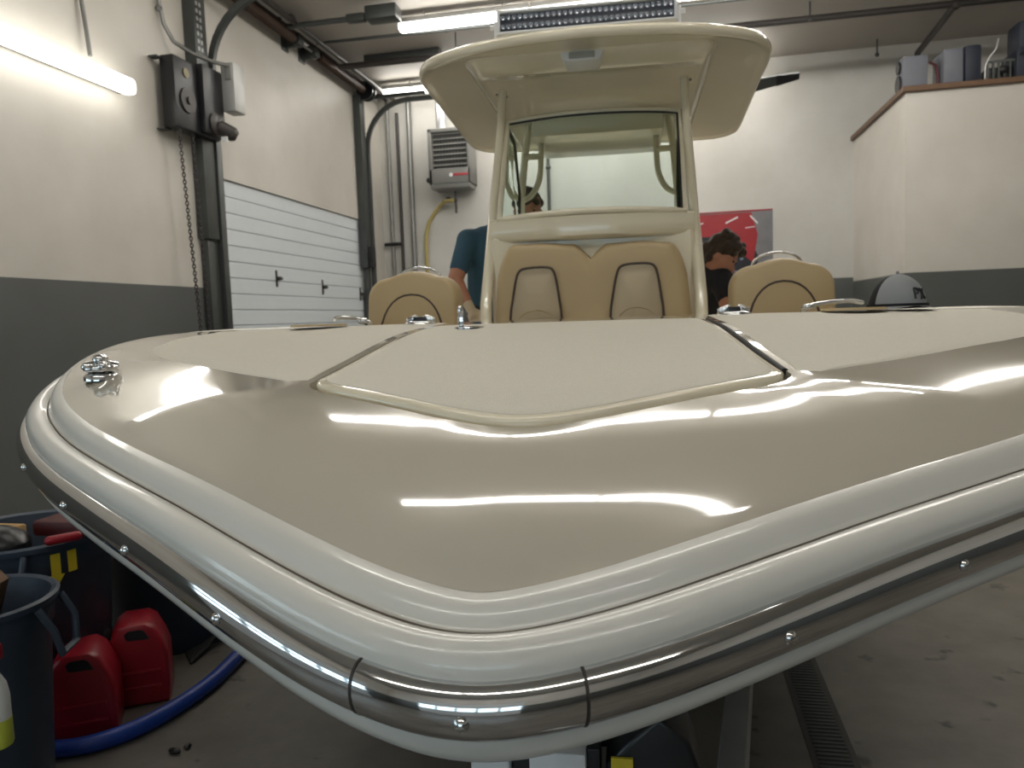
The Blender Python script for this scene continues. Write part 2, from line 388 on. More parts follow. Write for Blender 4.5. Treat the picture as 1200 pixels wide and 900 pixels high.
# conduits
def conduit(name, pts, r, m, lab, cat='pipe', group=None, clamps=()):
    tt = Thing(name, lab, cat, pts[0], None, group); tt.part('pipe_run', MB().tube(pts, r, 10), m)
    for p in clamps: tt.part('clamp', MB().ball(p, r*1.7, 8), m)
    return tt
conduit('conduit', [(XL+.03, 6.2, 4.09), (XL+.03, 6.2, 3.2), (XL+.05, 6.24, 2.7), (XL+.06, 6.25, 2.48)], .02, X['conduit'], 'thin grey conduit dropping from ceiling to the wall tube light', clamps=[(XL+.03, 6.2, 3.0)])
p0 = [(XL+.04, 7.33, 4.09), (XL+.04, 7.33, 3.35), (XL+.06, 7.36, 3.15), (XL+.1, 7.45, 3.0), (XL+.2, 7.6, 2.92), (XL+.3, 7.8, 2.89), (XL+.43, 8.05, 2.89)]
conduit('conduit', p0, .022, X['conduit'], 'grey conduit curving down the left wall into the door operator', clamps=[(XL+.04, 7.33, 3.3)])
for i, (x, r) in enumerate(((-4.9, .025), (-4.72, .035))):
    conduit('ceiling_pipe', [(x, 7.0, 3.98-i*.03), (x, 13.5, 3.98-i*.03)], r, X['bsteel'], ['thin dark pipe running along the ceiling edge nearest the left wall', 'thicker dark pipe running along the ceiling edge beside the thin one'][i], clamps=[(x, 9.6, 3.98), (x, 11.6, 3.98)])
conduit('ceiling_pipe', [(-4.9, 9.72, 3.93), (-3.45, 9.72, 3.93)], .035, X['dsteel'], 'short dark conduit crossing the ceiling to a junction box')
single('junction_box', MB().box((-3.72, 9.6, 3.86), (-3.3, 9.84, 4.03), .02).box((-4.0, 9.66, 3.88), (-3.75, 9.78, 3.98), .02), X['dsteel'], 'grey ceiling junction box left of the front tube lights', 'junction box', (-3.5, 9.72, 3.9))
conduit('ceiling_pipe', [(-4.8, 10.5, 3.97), (-1.0, 10.6, 3.97), (6.3, 10.75, 3.97)], .022, X['dsteel'], 'thin pipe crossing the ceiling just behind the front tube lights', clamps=[(-2.9, 10.55, 3.97)])
conduit('sprinkler_pipe', [(-4.8, 11.28, 3.88), (6.3, 11.42, 3.88)], .045, X['bsteel'], 'thick dark sprinkler main crossing the whole ceiling', clamps=[(3.76, 11.4, 3.88)])
conduit('sprinkler_pipe', [(3.76, 11.4, 3.88), (3.86, 13.3, 3.86), (3.86, 13.45, 3.6)], .045, X['bsteel'], 'dark sprinkler branch pipe running back to the wall above the loft')
for (x, y) in ((-2.9, 11.0), (1.95, 11.35), (3.25, 13.2)):
    single('pipe_hanger', MB().tube([(x, y, ZC-.003), (x, y, 3.86)], .012, 8).ball((x, y, 3.86), .035, 8), X['dsteel'], {-2.9: 'pipe hanger rod left of the hardtop under the ceiling', 1.95: 'pipe hanger rod right of the hardtop under the ceiling', 3.25: 'pipe hanger rod above the loft near the back wall'}[x], 'pipe hanger', (x, y, 3.9), group='ceiling pipe hangers')
single('cable_tray', MB().box((-4.5, 11.5, 3.98), (-3.3, 11.7, 4.098), .01), X['dsteel'], 'short dark steel tray under the ceiling before the far tube light', 'tray', (-3.9, 11.6, 3.9))
# fixtures
def fixture(x0, x1, y, z, lab, group, axis='x'):
    tt = Thing('tube_light', lab, 'light', ((x0+x1)/2, y, z) if axis == 'x' else (y, (x0+x1)/2, z), None, group)
    m = MB(); l = MB()
    def bx(mb, a0, a1, b0, b1, c0, c1, bev):
        if axis == 'x': mb.box((a0, b0, c0), (a1, b1, c1), bev)
        else: mb.box((b0, a0, c0), (b1, a1, c1), bev)
    bx(m, x0, x1, y-.07, y+.07, z+.03, z+.10, .015); bx(l, x0+.01, x1-.01, y-.075, y+.075, z-.06, z+.03, .035)
    tt.part('housing', m, X['grey']); tt.part('diffuser', l, X['tube'], 60, label='glowing white diffuser')
    for q in (.2, .8):
        xx = lerp(x0, x1, q); mm = MB()
        if axis == 'x': mm.tube([(xx, y, z+.1), (xx, y, ZC-.002)], .01, 6); tt.part('hanger_rod', mm, X['grey'])
    return tt
zl = 3.92
names = {10.15: 'row over the boat before the hardtop', 12.85: 'rear row by the back wall', 7.0: 'row nearer the camera', 3.6: 'row above the bow', 0.2: 'row above the camera', -3.0: 'row behind the camera'}
for y, spans in {10.15: [(-3.45, -1.68), (-1.66, .15), (.17, 2.0)], 12.85: [(-4.7, -2.3), (-2.25, -.4), (-.35, 1.5)], 8.3: [(-2.6, -.2), (.0, 2.4), (2.6, 5.0)], 7.0: [(-4.1, -1.7), (-1.66, .74), (.8, 3.2)], 3.5: [(-2.6, -1.25), (-1.24, .11), (.12, 1.47)], -1.6: [(-3.6, -1.2), (-1.1, 1.3), (1.4, 3.8)]}.items():  # row behind the console is unseen, added to brighten the back of the room
    for i, (a, b) in enumerate(spans):  # last span of both far rows is hidden, added for brighter back walls
        rn = {10.15: 'in front of the hardtop light bar', 12.85: 'in the far row by the back wall', 7.0: 'in the row above the console', 8.3: 'in the added unseen row behind the console', 3.5: 'in the row above the bow', -1.6: 'in the row behind the camera'}[y]
        fixture(a, b, y, zl, ['leftmost', 'second', 'third', 'rightmost'][i]+' white ceiling tube light '+rn, 'ceiling tube lights')  # row behind the camera lengthened to put more light on the console front
t = Thing('wall_tube_light', 'bright tube light fixed level on the left wall beside its conduit', 'light', (XL+.1, 6, 2.32))
t.part('housing', MB().box((XL+.004, 4.25, 2.27), (XL+.08, 6.68, 2.37), .01), X['grey'])
t.part('diffuser', MB().box((XL+.08, 4.25, 2.235), (XL+.2, 6.68, 2.385), .05), X['walltube'], 60, label='glowing white diffuser')
t = Thing('ceiling_sprinkler', 'small white sprinkler head on the ceiling above the loft', 'sprinkler', (4.1, 11.2, ZC))
t.part('rosette', MB().lathe([(.0, 0), (.09, 0), (.09, -.02), (.0, -.03)], 16, (3.85, 10.9, ZC-.002)), X['grey'])
t.part('sprinkler_head', MB().cap((3.85, 10.9, 3.98), .03, (3.85, 10.9, 3.88), .045), X['grey'])
# unit heater
hx0, hx1, hz0, hz1, hy = -4.02, -3.28, 2.26, 3.30, 13.05
t = Thing('unit_heater', 'grey louvred unit heater on the back wall near the corner', 'heater', (-3.65, 13.3, hz0))
hb = MB().box((hx0, hy, hz0+.1), (hx0+.07, 13.55, hz1), .015).box((hx1-.05, hy, hz0+.1), (hx1, 13.55, hz1), .015).box((hx0, hy, hz1-.07), (hx1, 13.55, hz1), .015)
hb.box((hx0, hy, hz0+.1), (hx1, 13.55, hz0+.36), .015).box((hx0+.02, hy+.02, hz0+.02), (hx1-.02, 13.5, hz0+.12), .03).box((hx0+.06, hy+.12, hz0+.3), (hx1-.04, 13.55, hz1-.05))
t.part('cabinet', hb, X['hgrey'])
for k in range(7): t.part('louvre', MB().box((hx0+.07, -.075, -.006), (hx1-.05, .0, .006), .003, T((0, hy+.1, hz0+.44+k*.088)) @ Matrix.Rotation(R(22), 4, 'X')), X['grey'])
gr = MB()
for k in range(11): gr.box((hx0+.1+k*.055, hy+.105, hz0+.38), (hx0+.11+k*.055, hy+.12, hz1-.08))
t.part('heat_fins', gr, X['dsteel'], 0)
t.part('name_badge', MB().box((hx1-.32, hy-.008, hz0+.22), (hx1-.04, hy, hz0+.26), .002), mat('red_badge', (.45, .05, .06), .4))
t.part('badge_emblem', MB().tube([(hx1-.34, hy-.009, hz0+.24), (hx1-.34, hy, hz0+.24)], .035, 14), X['white'])
t.part('flue_pipe', MB().tube([(-3.83, 13.3, hz1), (-3.83, 13.3, 4.08)], .09, 16), X['alu'])
t.part('gas_stub', MB().tube([(-3.62, 13.3, hz0), (-3.62, 13.3, hz0-.38)], .022, 8).cap((-3.62, 13.3, hz0-.14), .03, (-3.62, 13.3, hz0-.18), .03), X['bsteel'])
t.part('side_knob', MB().cap((hx0-.04, 13.2, hz0+.2), .05, (hx0, 13.2, hz0+.2), .05), X['black'])
yp = [(-3.62, 13.32, 2.10), (-3.78, 13.32, 2.11), (-3.9, 13.4, 2.08), (-4.06, 13.5, 1.96), (-4.2, 13.53, 1.78), (-4.27, 13.54, 1.55), (-4.28, 13.54, 1.3), (-4.28, 13.54, -1.65)]
t2 = conduit('gas_pipe', yp, .035, X['ypipe'], 'yellow gas pipe curving from the heater down the back wall')
t2.part('gas_valve', MB().cap((-3.66, 13.32, 2.1), .03, (-3.86, 13.36, 2.10), .026).box((-3.80, 13.3, 2.13), (-3.72, 13.34, 2.17), .006), X['bsteel'])
conduit('wall_pipe', [(-4.90, 13.53, 4.05), (-4.90, 13.53, ZF+.05)], .035, X['conduit'], 'grey pipe on the back wall nearest the left corner')
conduit('wall_pipe', [(-4.72, 13.53, 3.75), (-4.72, 13.53, ZF+.05)], .03, X['bsteel'], 'dark pipe with a valve stub on the back wall near the left corner')
single('pipe_valve', MB().cap((-5.02, 13.48, 1.42), .035, (-4.74, 13.48, 1.42), .03), X['black'], 'black valve stub on the dark corner pipes', 'valve', (-4.9, 13.48, 1.42))
conduit('wall_pipe', [(-4.50, 13.53, 4.05), (-4.50, 13.53, ZF+.05)], .045, X['conduit'], 'thick grey pipe on the back wall left of the heater')
conduit('wall_pipe', [(-2.0, 13.56, 4.05), (-2.0, 13.56, ZF+.3)], .028, X['dsteel'], 'thin dark conduit on the back wall seen through the windshield', clamps=[(-2.0, 13.56, 2.6)])
single('wall_sensor', MB().cap((-1.1, 13.5, 2.86), .05, (-1.1, 13.59, 2.86), .05), X['black'], 'small black sensor on the back wall seen through the windshield', 'sensor', (-1.1, 13.55, 2.86))
# poster (flat print) on the back wall
t = Thing('wall_poster', 'poster of a red vehicle and black engine on the back wall', 'poster', (.95, 13.59, .2))
px0, px1, pz0, pz1, py = .15, 1.74, .18, 1.66, 13.592
def flat(pts, d): return MB().add([(p[0], py-d, p[1]) for p in pts], [tuple(range(len(pts)))])
t.part('poster_sheet', MB().box((px0, py-.002, pz0), (px1, py+.003, pz1)), mat('poster_grey', (.17, .17, .18), .4, var=.3, scale=5), 0)
t.part('print_area', flat([(px0, pz0), (1.45, pz0), (1.5, .9), (1.25, 1.45), (px0, 1.45)], .004), mat('poster_black', (.012, .013, .02), .4, var=.8, scale=14), 0)
t.part('print_area', flat([(px0, 1.24), (.75, 1.25), (1.15, 1.30), (1.2, .98), (1.42, .78), (1.5, 1.25), (1.4, 1.62), (px0, 1.62)], .006), mat('poster_red', (.30, .015, .022), .35, var=.25, scale=3), 0)
hl = MB()
for (a, b, c, d, th) in ((.3, 1.42, .62, 1.47, .02), (.98, 1.45, 1.18, 1.54, .025), (1.3, 1.36, 1.45, 1.375, .012), (1.38, 1.55, 1.5, 1.42, .03)):
    hl.add([(a, py-.008, b), (c, py-.008, d), (c, py-.008, d+th), (a, py-.008, b+th)], [(0, 1, 2, 3)])
t.part('print_area', hl, X['white'], 0)
sp = MB()
for k in range(16):
    x = random.uniform(.6, 1.4); z = random.uniform(.3, 1.1); r = random.uniform(.02, .055)
    sp.add([(x+r*cos(q*pi/3), py-.007, z+r*sin(q*pi/3)) for q in range(6)], [tuple(range(6))])
t.part('print_area', sp, mat('poster_blue_grey', (.18, .22, .32), .4, var=.5, scale=9), 0, kind='stuff')
t.part('poster_edge', MB().box((px0, py-.009, pz1-.025), (px1, py-.007, pz1)), X['red'], 0)
# ceiling fan behind the hardtop
t = Thing('ceiling_fan', 'large ceiling fan whose dark blade shows right of the hardtop', 'fan', (.05, 9.9, 2.45))
fh = Vector((-.1, 9.9, 2.50))
t.part('down_rod', MB().tube([fh, (fh.x, fh.y, ZC-.002)], .025), X['dsteel'])
t.part('motor_hub', MB().lathe([(0, .12), (.12, .12), (.16, .05), (.16, -.05), (.1, -.1), (0, -.1)], 20, fh), X['dsteel'])
for ang in (4, 124, 244):
    M = T(fh) @ Matrix.Rotation(R(ang), 4, 'Z') @ Matrix.Rotation(R(-9 if ang == 4 else 0), 4, 'Y') @ Matrix.Rotation(R(-42), 4, 'X')
    bl = t.part('blade', MB().prism([(.14, -.16), (1.45, -.08), (1.45, .05), (.14, .14)], -.012, .012).add([], []), X['dsteel'])
    bl.data.transform(T(-t.org) @ M @ T(t.org))
    tip = t.part('blade_tip', MB().prism([(1.45, -.085), (1.72, -.05), (1.72, .03), (1.45, .055)], -.018, .018), X['black'])
    tip.data.transform(T(-t.org) @ M @ T(t.org)); tip.parent = bl
# loft clutter
LZ = PZ+.07
t = Thing('equipment_case', 'blue grey fan-fronted case at the loft corner', 'case', (3.15, 10.98, LZ))
t.part('case_body', MB().box((3.02, 11.0, LZ), (3.32, 11.3, LZ+.44), .03), X['box'])
t.part('fan_guard', MB().tube([(3.01, 11.15, LZ+.12), (2.99, 11.15, LZ+.12)], .11, 18).tube([(3.01, 11.15, LZ+.33), (2.99, 11.15, LZ+.33)], .08, 18), X['black'])
t.part('carry_handle', MB().tube([(3.34, 11.05, LZ+.35), (3.42, 11.05, LZ+.3), (3.45, 11.05, LZ+.15), (3.44, 11.05, LZ+.02)], .018, 8), X['dred'])
t = Thing('plastic_case', 'tall pale grey case with navy end, second on the loft', 'case', (3.6, 11.1, LZ))
t.part('case_body', MB().box((3.48, 10.95, LZ), (3.72, 11.4, LZ+.47), .04), X['box'])
t.part('end_cap', MB().box((3.72, 10.93, LZ), (3.92, 11.4, LZ+.49), .05), X['navy'])
t = Thing('storage_crate', 'dark wire-sided crate on the loft between two cases', 'crate', (4.1, 11.1, LZ))
cr = MB().box((3.98, 10.95, LZ), (4.32, 11.3, LZ+.03), .01).box((3.98, 10.95, LZ+.24), (4.32, 10.97, LZ+.27), .006)
for k in range(6): cr.box((3.98+k*.064, 10.95, LZ+.03), (4.0+k*.064, 10.97, LZ+.25))
t.part('crate_frame', cr, X['dsteel'], 0); t.part('crate_contents', MB().box((4.0, 11.0, LZ+.03), (4.3, 11.3, LZ+.2), .03).ball((4.17, 10.98, LZ+.15), .06), X['black'])
t = Thing('speaker_box', 'large dark case at the right edge of the loft', 'case', (4.6, 11.1, LZ))
t.part('case_body', MB().box((4.3, 10.92, LZ), (5.0, 11.4, LZ+.38), .04).box((4.36, 11.0, LZ+.38), (5.0, 11.4, LZ+.75), .06), X['navy'])
t.part('handle', MB().tube([(4.34, 10.9, LZ+.3), (4.38, 10.86, LZ+.34), (4.46, 10.86, LZ+.34), (4.5, 10.9, LZ+.3)], .014, 8), X['black'])
single('loose_cable', MB().tube([(3.97, 10.98, LZ+.02), (3.96, 10.95, LZ+.2), (4.0, 10.96, LZ+.3), (4.1, 11.0, LZ+.42), (4.2, 11.2, LZ+.6)], .008, 6), X['white'], 'thin cable looping up behind the crate on the loft', 'cable', (4, 11, LZ))

# ================================================================== FLOOR THINGS, left
def trash_bin(x, y, r, h, lab, rz, hand=True):
    tt = Thing('trash_bin', lab, 'bin', (x, y, ZF), None, 'round grey plastic bins'); z = ZF
    prof = [(.0, .02), (r*.78, .0), (r*.8, .02), (r*.93, h*.84), (r*.97, h*.86), (r*.985, h*.96), (r*1.05, h*.965), (r*1.06, h*.99), (r*1.02, h), (r*.96, h*.99), (r*.93, h*.93), (r*.9, h*.8), (r*.76, .05), (0, .05)]
    tt.part('bin_body', MB().lathe([(a, b) for a, b in prof], 40, (x, y, z)), X['bin'], 50)
    for s in (0, pi):
        a = rz+s; c = Vector((x+cos(a)*r*1.0, y+sin(a)*r*1.0, z+h*.86)); tg = Vector((-sin(a), cos(a), 0)); o = Vector((cos(a), sin(a), 0))
        pts = [c-tg*.09+Vector((0, 0, .08)), c-tg*.085+o*.045, c-tg*.06+o*.055-Vector((0, 0, .09)), c+tg*.06+o*.055-Vector((0, 0, .09)), c+tg*.085+o*.045, c+tg*.09+Vector((0, 0, .08))]
        tt.part('handle', MB().tube(pts, .013, 8), X['bin'])
    return tt
b1 = trash_bin(-2.42, 2.17, .27, .79, 'near trash bin cropped by the left edge of the photo', R(20))
b2 = trash_bin(-2.84, 2.86, .37, .84, 'wider trash bin with yellow label behind the near bin', R(-60))
b3 = trash_bin(-2.74, 3.72, .40, .80, 'shadowed trash bin farthest back behind the red fuel cans', R(-30))
# yellow down arrow label on bin 2
def on_bin(pts, x, y, r, z0, a0, d=.013):
    return MB().add([(x+(r+d)*cos(a0+u/r), y+(r+d)*sin(a0+u/r), z0+v) for u, v in pts], [tuple(range(len(pts)))])
az = math.atan2(-2.86+.25, 2.84-.35)
b2.part('arrow_label', on_bin([(-.018, .09), (-.018, 0), (-.032, 0), (0, -.05), (.032, 0), (.018, 0), (.018, .09)], -2.84, 2.86, .355, ZF+.70, az+.30), X['yellow'], 0)
b2.part('warning_label', on_bin([(-.018, .06), (-.018, -.03), (.018, -.03), (.018, .06)], -2.84, 2.86, .355, ZF+.73, az+.48), X['yellow'], 0)
bz = ZF+.84
single('cardboard_scrap', MB().box((-2.92, 2.62, bz-.12), (-2.74, 2.78, bz+.05), .01, None), X['cardb'], 'tan cardboard scrap in the wide bin, right of the black bag', 'cardboard', (-2.83, 2.7, bz))
single('wood_offcut', MB().box((-3.02, 2.58, bz-.1), (-2.96, 2.82, bz+.05), .01), X['cardb'], 'tan wood offcut at the left in the wide bin', 'wood', (-3, 2.7, bz))
single('black_bag', MB().ball((-2.78, 2.66, bz-.02), (.14, .12, .09), 14), X['black'], 'crumpled black bag lying on the wide bin', 'bag', (-2.78, 2.66, bz))
single('red_tool_case', MB().box((-2.72, 2.78, bz-.01), (-2.42, 3.1, bz+.06), .02, None), X['dred'], 'dark red tool case lying across the wide bin', 'case', (-2.6, 2.95, bz))
single('red_handle_grip', MB().cap((-2.50, 2.64, bz+.018), .02, (-2.44, 2.72, bz+.018), .02), X['red'], 'bright red grip on the rim of the wide bin', 'grip', (-2.4, 2.7, bz))
single('wood_block', MB().box((-.05, -.03, -.16), (.05, .03, .16), .006, T((-2.42, 2.25, ZF+.76)) @ Matrix.Rotation(R(38), 4, 'Y') @ Matrix.Rotation(R(20), 4, 'X')), mat('brown_wood_block', (.16, .09, .05), .6, var=.2), 'brown wooden block leaning inside the near bin', 'wood', (-2.42, 2.25, ZF+.76))
single('paper_wad', MB().ball((-2.28, 2.08, ZF+.70), (.08, .07, .05), 10), X['bottle'], 'white paper wad in the near bin beside the block', 'paper', (-2.28, 2.08, ZF+.70))
# spray bottle hooked on the bin
sbx, sby, sbz = -2.005, 1.86, ZF+.47
t = Thing('spray_bottle', 'spray bottle with red trigger and yellow-green liquid at the left edge', 'bottle', (sbx, sby, sbz))
t.part('bottle_body', MB().lathe([(0, .085), (.041, .085), (.041, .15), (.035, .19), (.016, .23), (.014, .26), (0, .26)], 20, (sbx, sby, sbz)), X['bottle'])
t.part('liquid', MB().lathe([(0, 0), (.038, 0), (.042, .01), (.0415, .084), (0, .084)], 20, (sbx, sby, sbz)), X['liquid'])
t.part('spray_head', MB().box((sbx-.02, sby-.05, sbz+.26), (sbx+.02, sby+.03, sbz+.31), .01).box((sbx-.01, sby-.05, sbz+.2), (sbx+.01, sby-.035, sbz+.27), .005), X['red'])
# fuel cans
def can(x, y, rz, lab, s=1.0):
    tt = Thing('fuel_can', lab, 'fuel can', (x, y, ZF), None, 'red fuel cans'); M = T((x, y, ZF)) @ Matrix.Rotation(rz, 4, 'Z') @ Matrix.Scale(s, 4)
    bm = bmesh.new()
    side = [(-.15, .0), (.15, 0), (.155, .03), (.155, .22), (.14, .27), (.105, .345), (.07, .37), (-.03, .37), (-.06, .35), (-.075, .30), (-.13, .285), (-.152, .25), (-.155, .03)]
    hole = [(.085, .30), (.065, .34), (.05, .348), (0, .348), (-.015, .335), (-.01, .31)]
    mb = MB(); wd = .12
    rows = []
    for (yy, sc) in ((-wd, .90), (-wd*.92, .97), (-wd*.7, 1), (wd*.7, 1), (wd*.92, .97), (wd, .90)):
        rows.append([M @ Vector((p[0]*sc, yy, .18+(p[1]-.18)*sc)) for p in side])
    mb.grid(rows, closev=True)
    n = len(side); b0 = 0; mb.f.append(tuple(range(n))); mb.f.append(tuple(range(5*n, 6*n))[::-1])
    o = tt.part('can_body', mb, X['red'], 40)
    tt.part('grip_opening', MB().grid([[M @ Vector((p[0]*k, yy, .305+(p[1]-.305)*k)) for p in hole] for k, yy in ((.01, -wd-.001), (1, -wd-.001), (1, wd+.001), (.01, wd+.001))], closev=True), X['black'], 0)
    tt.part('spout_cap', MB().lathe([(0, .345), (.026, .345), (.032, .335), (.036, .30), (.036, .26)], 16, (-.105, -.03, 0), M), X['black'])
    tt.part('rib', MB().box((-.12, -wd-.006, .08), (.12, -wd+.01, .095), .003, M).box((-.12, -wd-.006, .15), (.12, -wd+.01, .165), .003, M), X['red'])
    return tt
can(-2.50, 2.72, R(32), 'front red plastic fuel can by the bins', 1.03)
can(-2.47, 3.03, R(32), 'rear red plastic fuel can behind the front one', 1.03)
hp = [(-3.3, 2.35), (-2.95, 2.44), (-2.70, 2.49), (-2.5, 2.51), (-2.34, 2.57), (-2.22, 2.72), (-2.16, 2.95), (-2.15, 3.2), (-2.2, 3.55), (-2.28, 3.9), (-2.4, 4.4)]
def smooth(pts, n=6):
    out = []
    for i in range(len(pts)-1):
        p0, p1, p2, p3 = [Vector(pts[max(0, min(len(pts)-1, i+k))]) for k in (-1, 0, 1, 2)]
        for q in range(n):
            w_ = q/n; out.append(.5*((2*p1)+(-p0+p2)*w_+(2*p0-5*p1+4*p2-p3)*w_*w_+(-p0+3*p1-3*p2+p3)*w_**3))
    out.append(Vector(pts[-1])); return out
single('blue_hose', MB().tube(smooth([(a, b, ZF+.037) for a, b in hp]), .036, 14), X['blue'], 'thick blue hose lying on the floor past the fuel cans', 'hose', (-2.3, 2.8, ZF))
cb_ = MB()
for k in range(4): cb_.tube(smooth([(-2.5+k*.03, 3.45-k*.03, ZF+.012), (-2.4, 3.6+k*.05, ZF+.05+.015*k), (-2.3-k*.03, 3.8, ZF+.05), (-2.5, 3.95+k*.04, ZF+.012+.01*k)]), .009, 6)
single('black_cable', cb_, X['rubber'], 'tangled black cable on the floor behind the rear fuel can', 'cable', (-2.4, 3.7, ZF))
single('floor_debris', MB().ball((-1.98, 2.62, ZF+.012), (.03, .015, .012), 8).ball((-1.95, 2.66, ZF+.01), (.015, .02, .01), 8), X['black'], 'small dark scrap on the floor beside the blue hose', 'debris', (-1.98, 2.62, ZF))
# trench drain on the right
t = Thing('floor_drain', 'dark slotted trench drain in the concrete right of the trailer', 'drain', (.6, 3.5, ZF))
t.part('drain_frame', MB().box((.50, 1.5, ZF), (.52, 5.2, ZF+.004)).box((.65, 1.5, ZF), (.67, 5.2, ZF+.004)), X['bsteel'], 0)
t.part('drain_channel', MB().box((.52, 1.5, ZF), (.65, 5.2, ZF+.0015)), X['black'], 0)
sl = MB(); k = 1.5
while k < 5.2: sl.box((.525, k, ZF+.0015), (.645, k+.012, ZF+.005)); k += .028
t.part('drain_slats', sl, X['dsteel'], 0, kind='stuff')

# ================================================================== BOAT (boat frame: x starboard, y aft, z from eye)
RK = [(0, .853, -.466), (.174, .899, -.449), (.375, 1.012, -.417), (.607, 1.172, -.385), (.877, 1.36, -.355), (1.171, 1.58, -.316), (1.42, 1.84, -.262), (1.535, 2.13, -.19), (1.56, 2.5, -.14), (1.555, 3.2, -.12), (1.54, 4.5, -.125), (1.5, 6.5, -.12), (1.45, 8.2, -.12)]
def dense(K, n=8):
    K = [Vector(k) for k in K]; m = len(K); out = []
    for i in range(m-1):
        p0 = K[i-1] if i > 0 else Vector((-K[1].x, K[1].y, K[1].z)); p1 = K[i]; p2 = K[i+1]; p3 = K[i+2] if i+2 < m else 2*K[i+1]-K[i]
        for q in range(n):
            u = q/n; out.append(.5*((2*p1)+(-p0+p2)*u+(2*p0-5*p1+4*p2-p3)*u*u+(-p0+3*p1-3*p2+p3)*u**3))
    out.append(K[-1]); return out
RD = dense(RK)
for it in range(8):        # fair the curve
    Q = [p.copy() for p in RD]
    for i in range(0, len(RD)-1):
        a_ = Vector((-Q[1].x, Q[1].y, Q[1].z)) if i == 0 else Q[i-1]
        RD[i] = Q[i]*.5+(a_+Q[i+1])*.25
NR = len(RD)
def nrm(i):
    t_ = RD[min(i+1, NR-1)]-RD[i-1] if i > 0 else Vector((1, 0, 0)); t_.z = 0; t_.normalize(); return Vector((-t_.y, t_.x, 0))
NN = [nrm(i) for i in range(NR)]
UU = [min(1, i/56) for i in range(NR)]
def ring(s0, s1, h0, h1):
    return [RD[i]+NN[i]*lerp(s0, s1, UU[i])+Vector((0, 0, lerp(h0, h1, UU[i]))) for i in range(NR)]
def mirror(c): return [Vector((-p.x, p.y, p.z)) for p in reversed(c[1:])]+list(c)
def both(fn): return mirror(fn)
boat = Thing('boat', 'large cream centre console boat on its trailer filling the foreground', 'boat', (0, 4.5, -1.25), FB)
# profile of the deck moulding around the gunwale
PR = [((0, 0), (-.03, -.03)), ((-.001, -.001), (.038, .044)), ((-.005, -.005), (.048, .054)), ((-.003, -.004), (.062, .064)), ((.004, .003), (.075, .074)), ((.014, .012), (.083, .081)), ((.027, .025), (.086, .084)), ((.038, .036), (.0845, .083)),
      ((.045, .043), (.080, .079)), ((.049, .047), (.080, .079)), ((.053, .050), (.088, .089)), ((.060, .054), (.099, .105)), ((.068, .060), (.107, .117)), ((.080, .068), (.112, .124)), ((.098, .08), (.115, .128))]
rows = [mirror(ring(a[0], a[1], b[0], b[1])) for a, b in PR]
EDGE = ring(.098, .08, .115, .128)
gun = boat.part('gunwale_moulding', MB().grid(rows), X['gelw'], 180, label='rounded pale moulding along the deck edge')
seam = MB().tube(mirror(ring(.0475, .0455, .0805, .0795)), .0017, 6)
boat.part('moulding_seam', seam, X['seam'], 60, parent=gun, label='grimy brown line in the moulding groove')
# rub rail
rr = []
for k in range(13):
    a = R(-100+200*k/12); rr.append(mirror(ring(-.026*cos(a)-.003, -.026*cos(a)-.003, .008+.036*sin(a), .008+.036*sin(a))))
rail = boat.part('rub_rail', MB().grid(rr), X['chrome'], 180, label='polished steel rub rail')
lines = MB()
for off in (.0325, -.019): lines.grid([mirror(ring(-.016+d, -.016+d, off+e, off+e)) for d, e in ((0, 0), (-.002, .001), (-.002, -.001), (0, -.002))])
def railpt(x):
    for i in range(NR-1):
        if RD[i].x <= abs(x) <= RD[i+1].x:
            f_ = (abs(x)-RD[i].x)/(RD[i+1].x-RD[i].x); p = RD[i].lerp(RD[i+1], f_); n_ = NN[i].lerp(NN[i+1], f_).normalized()
            if x < 0: p.x = -p.x; n_.x = -n_.x
            return p, n_
for x in (-1.2, -.93, -.66, -.38, 0, .38, .66, .93, 1.2):
    p, n_ = railpt(x); c = p-n_*.029+Vector((0, 0, .004)); q = n_.to_track_quat('-Z', 'Y').to_matrix().to_4x4()
    m = MB().lathe([(0, .006), (.004, .0055), (.008, .003), (.0095, 0), (.0085, -.002)], 16, (0, 0, 0), T(c) @ q)
    m.box((-.005, -.001, .0055), (.005, .001, .007), 0, T(c) @ q)
    boat.part('rail_screw', m, X['chrome'], 35, parent=rail)
for x in (-.135, .135):
    p, n_ = railpt(x); m = MB()
    tg = Vector((-n_.y, n_.x, 0)); rws = []
    for e in (-.002, -.0012, .0012, .002):
        rws.append([p+tg*e-n_*(.026*cos(R(-100+200*k/12))+.003+(.0008 if abs(e) < .0025 else -.001))+Vector((0, 0, .008+.0365*sin(R(-100+200*k/12)))) for k in range(13)])
    boat.part('rail_joint', MB().grid(rws), X['bsteel'], 60, parent=rail)
# hull below the rail
HP = []
def hullrow(i):
    p = RD[i]; n_ = NN[i]; y = p.y; out = []
    for s, h in ((-.003, -.022), (-.006, -.030), (-.005, -.045), (.002, -.058), (.014, -.066), (.03, -.068)):
        out.append(p+n_*s+Vector((0, 0, h)))
    st = max(0., min(1., (y-.85)/2.2))
    # chine and keel behind the flare
    zc = interp(y, [.85, 1.2, 1.8, 2.6, 4, 8.2], [-.60, -.66, -.82, -.95, -1.0, -1.0]); xc = p.x*interp(y, [.85, 1.2, 1.8, 2.6, 4, 8.2], [.0, .25, .5, .68, .82, .86])
    yk = y+.25*(1-st)
    zk = interp(y, [.85, 1.2, 1.8, 2.6, 4, 8.2], [-.64, -.78, -1.0, -1.2, -1.33, -1.3])
    a = out[-1]
    for u in (.25, .5, .75, 1):
        out.append(Vector((lerp(a.x, xc, u**.8), lerp(a.y, yk, u), lerp(a.z, zc, u**1.15))))
    out.append(Vector((xc*.5, yk+.02, lerp(zc, zk, .5)))); out.append(Vector((0, yk+.04, zk)))
    return out
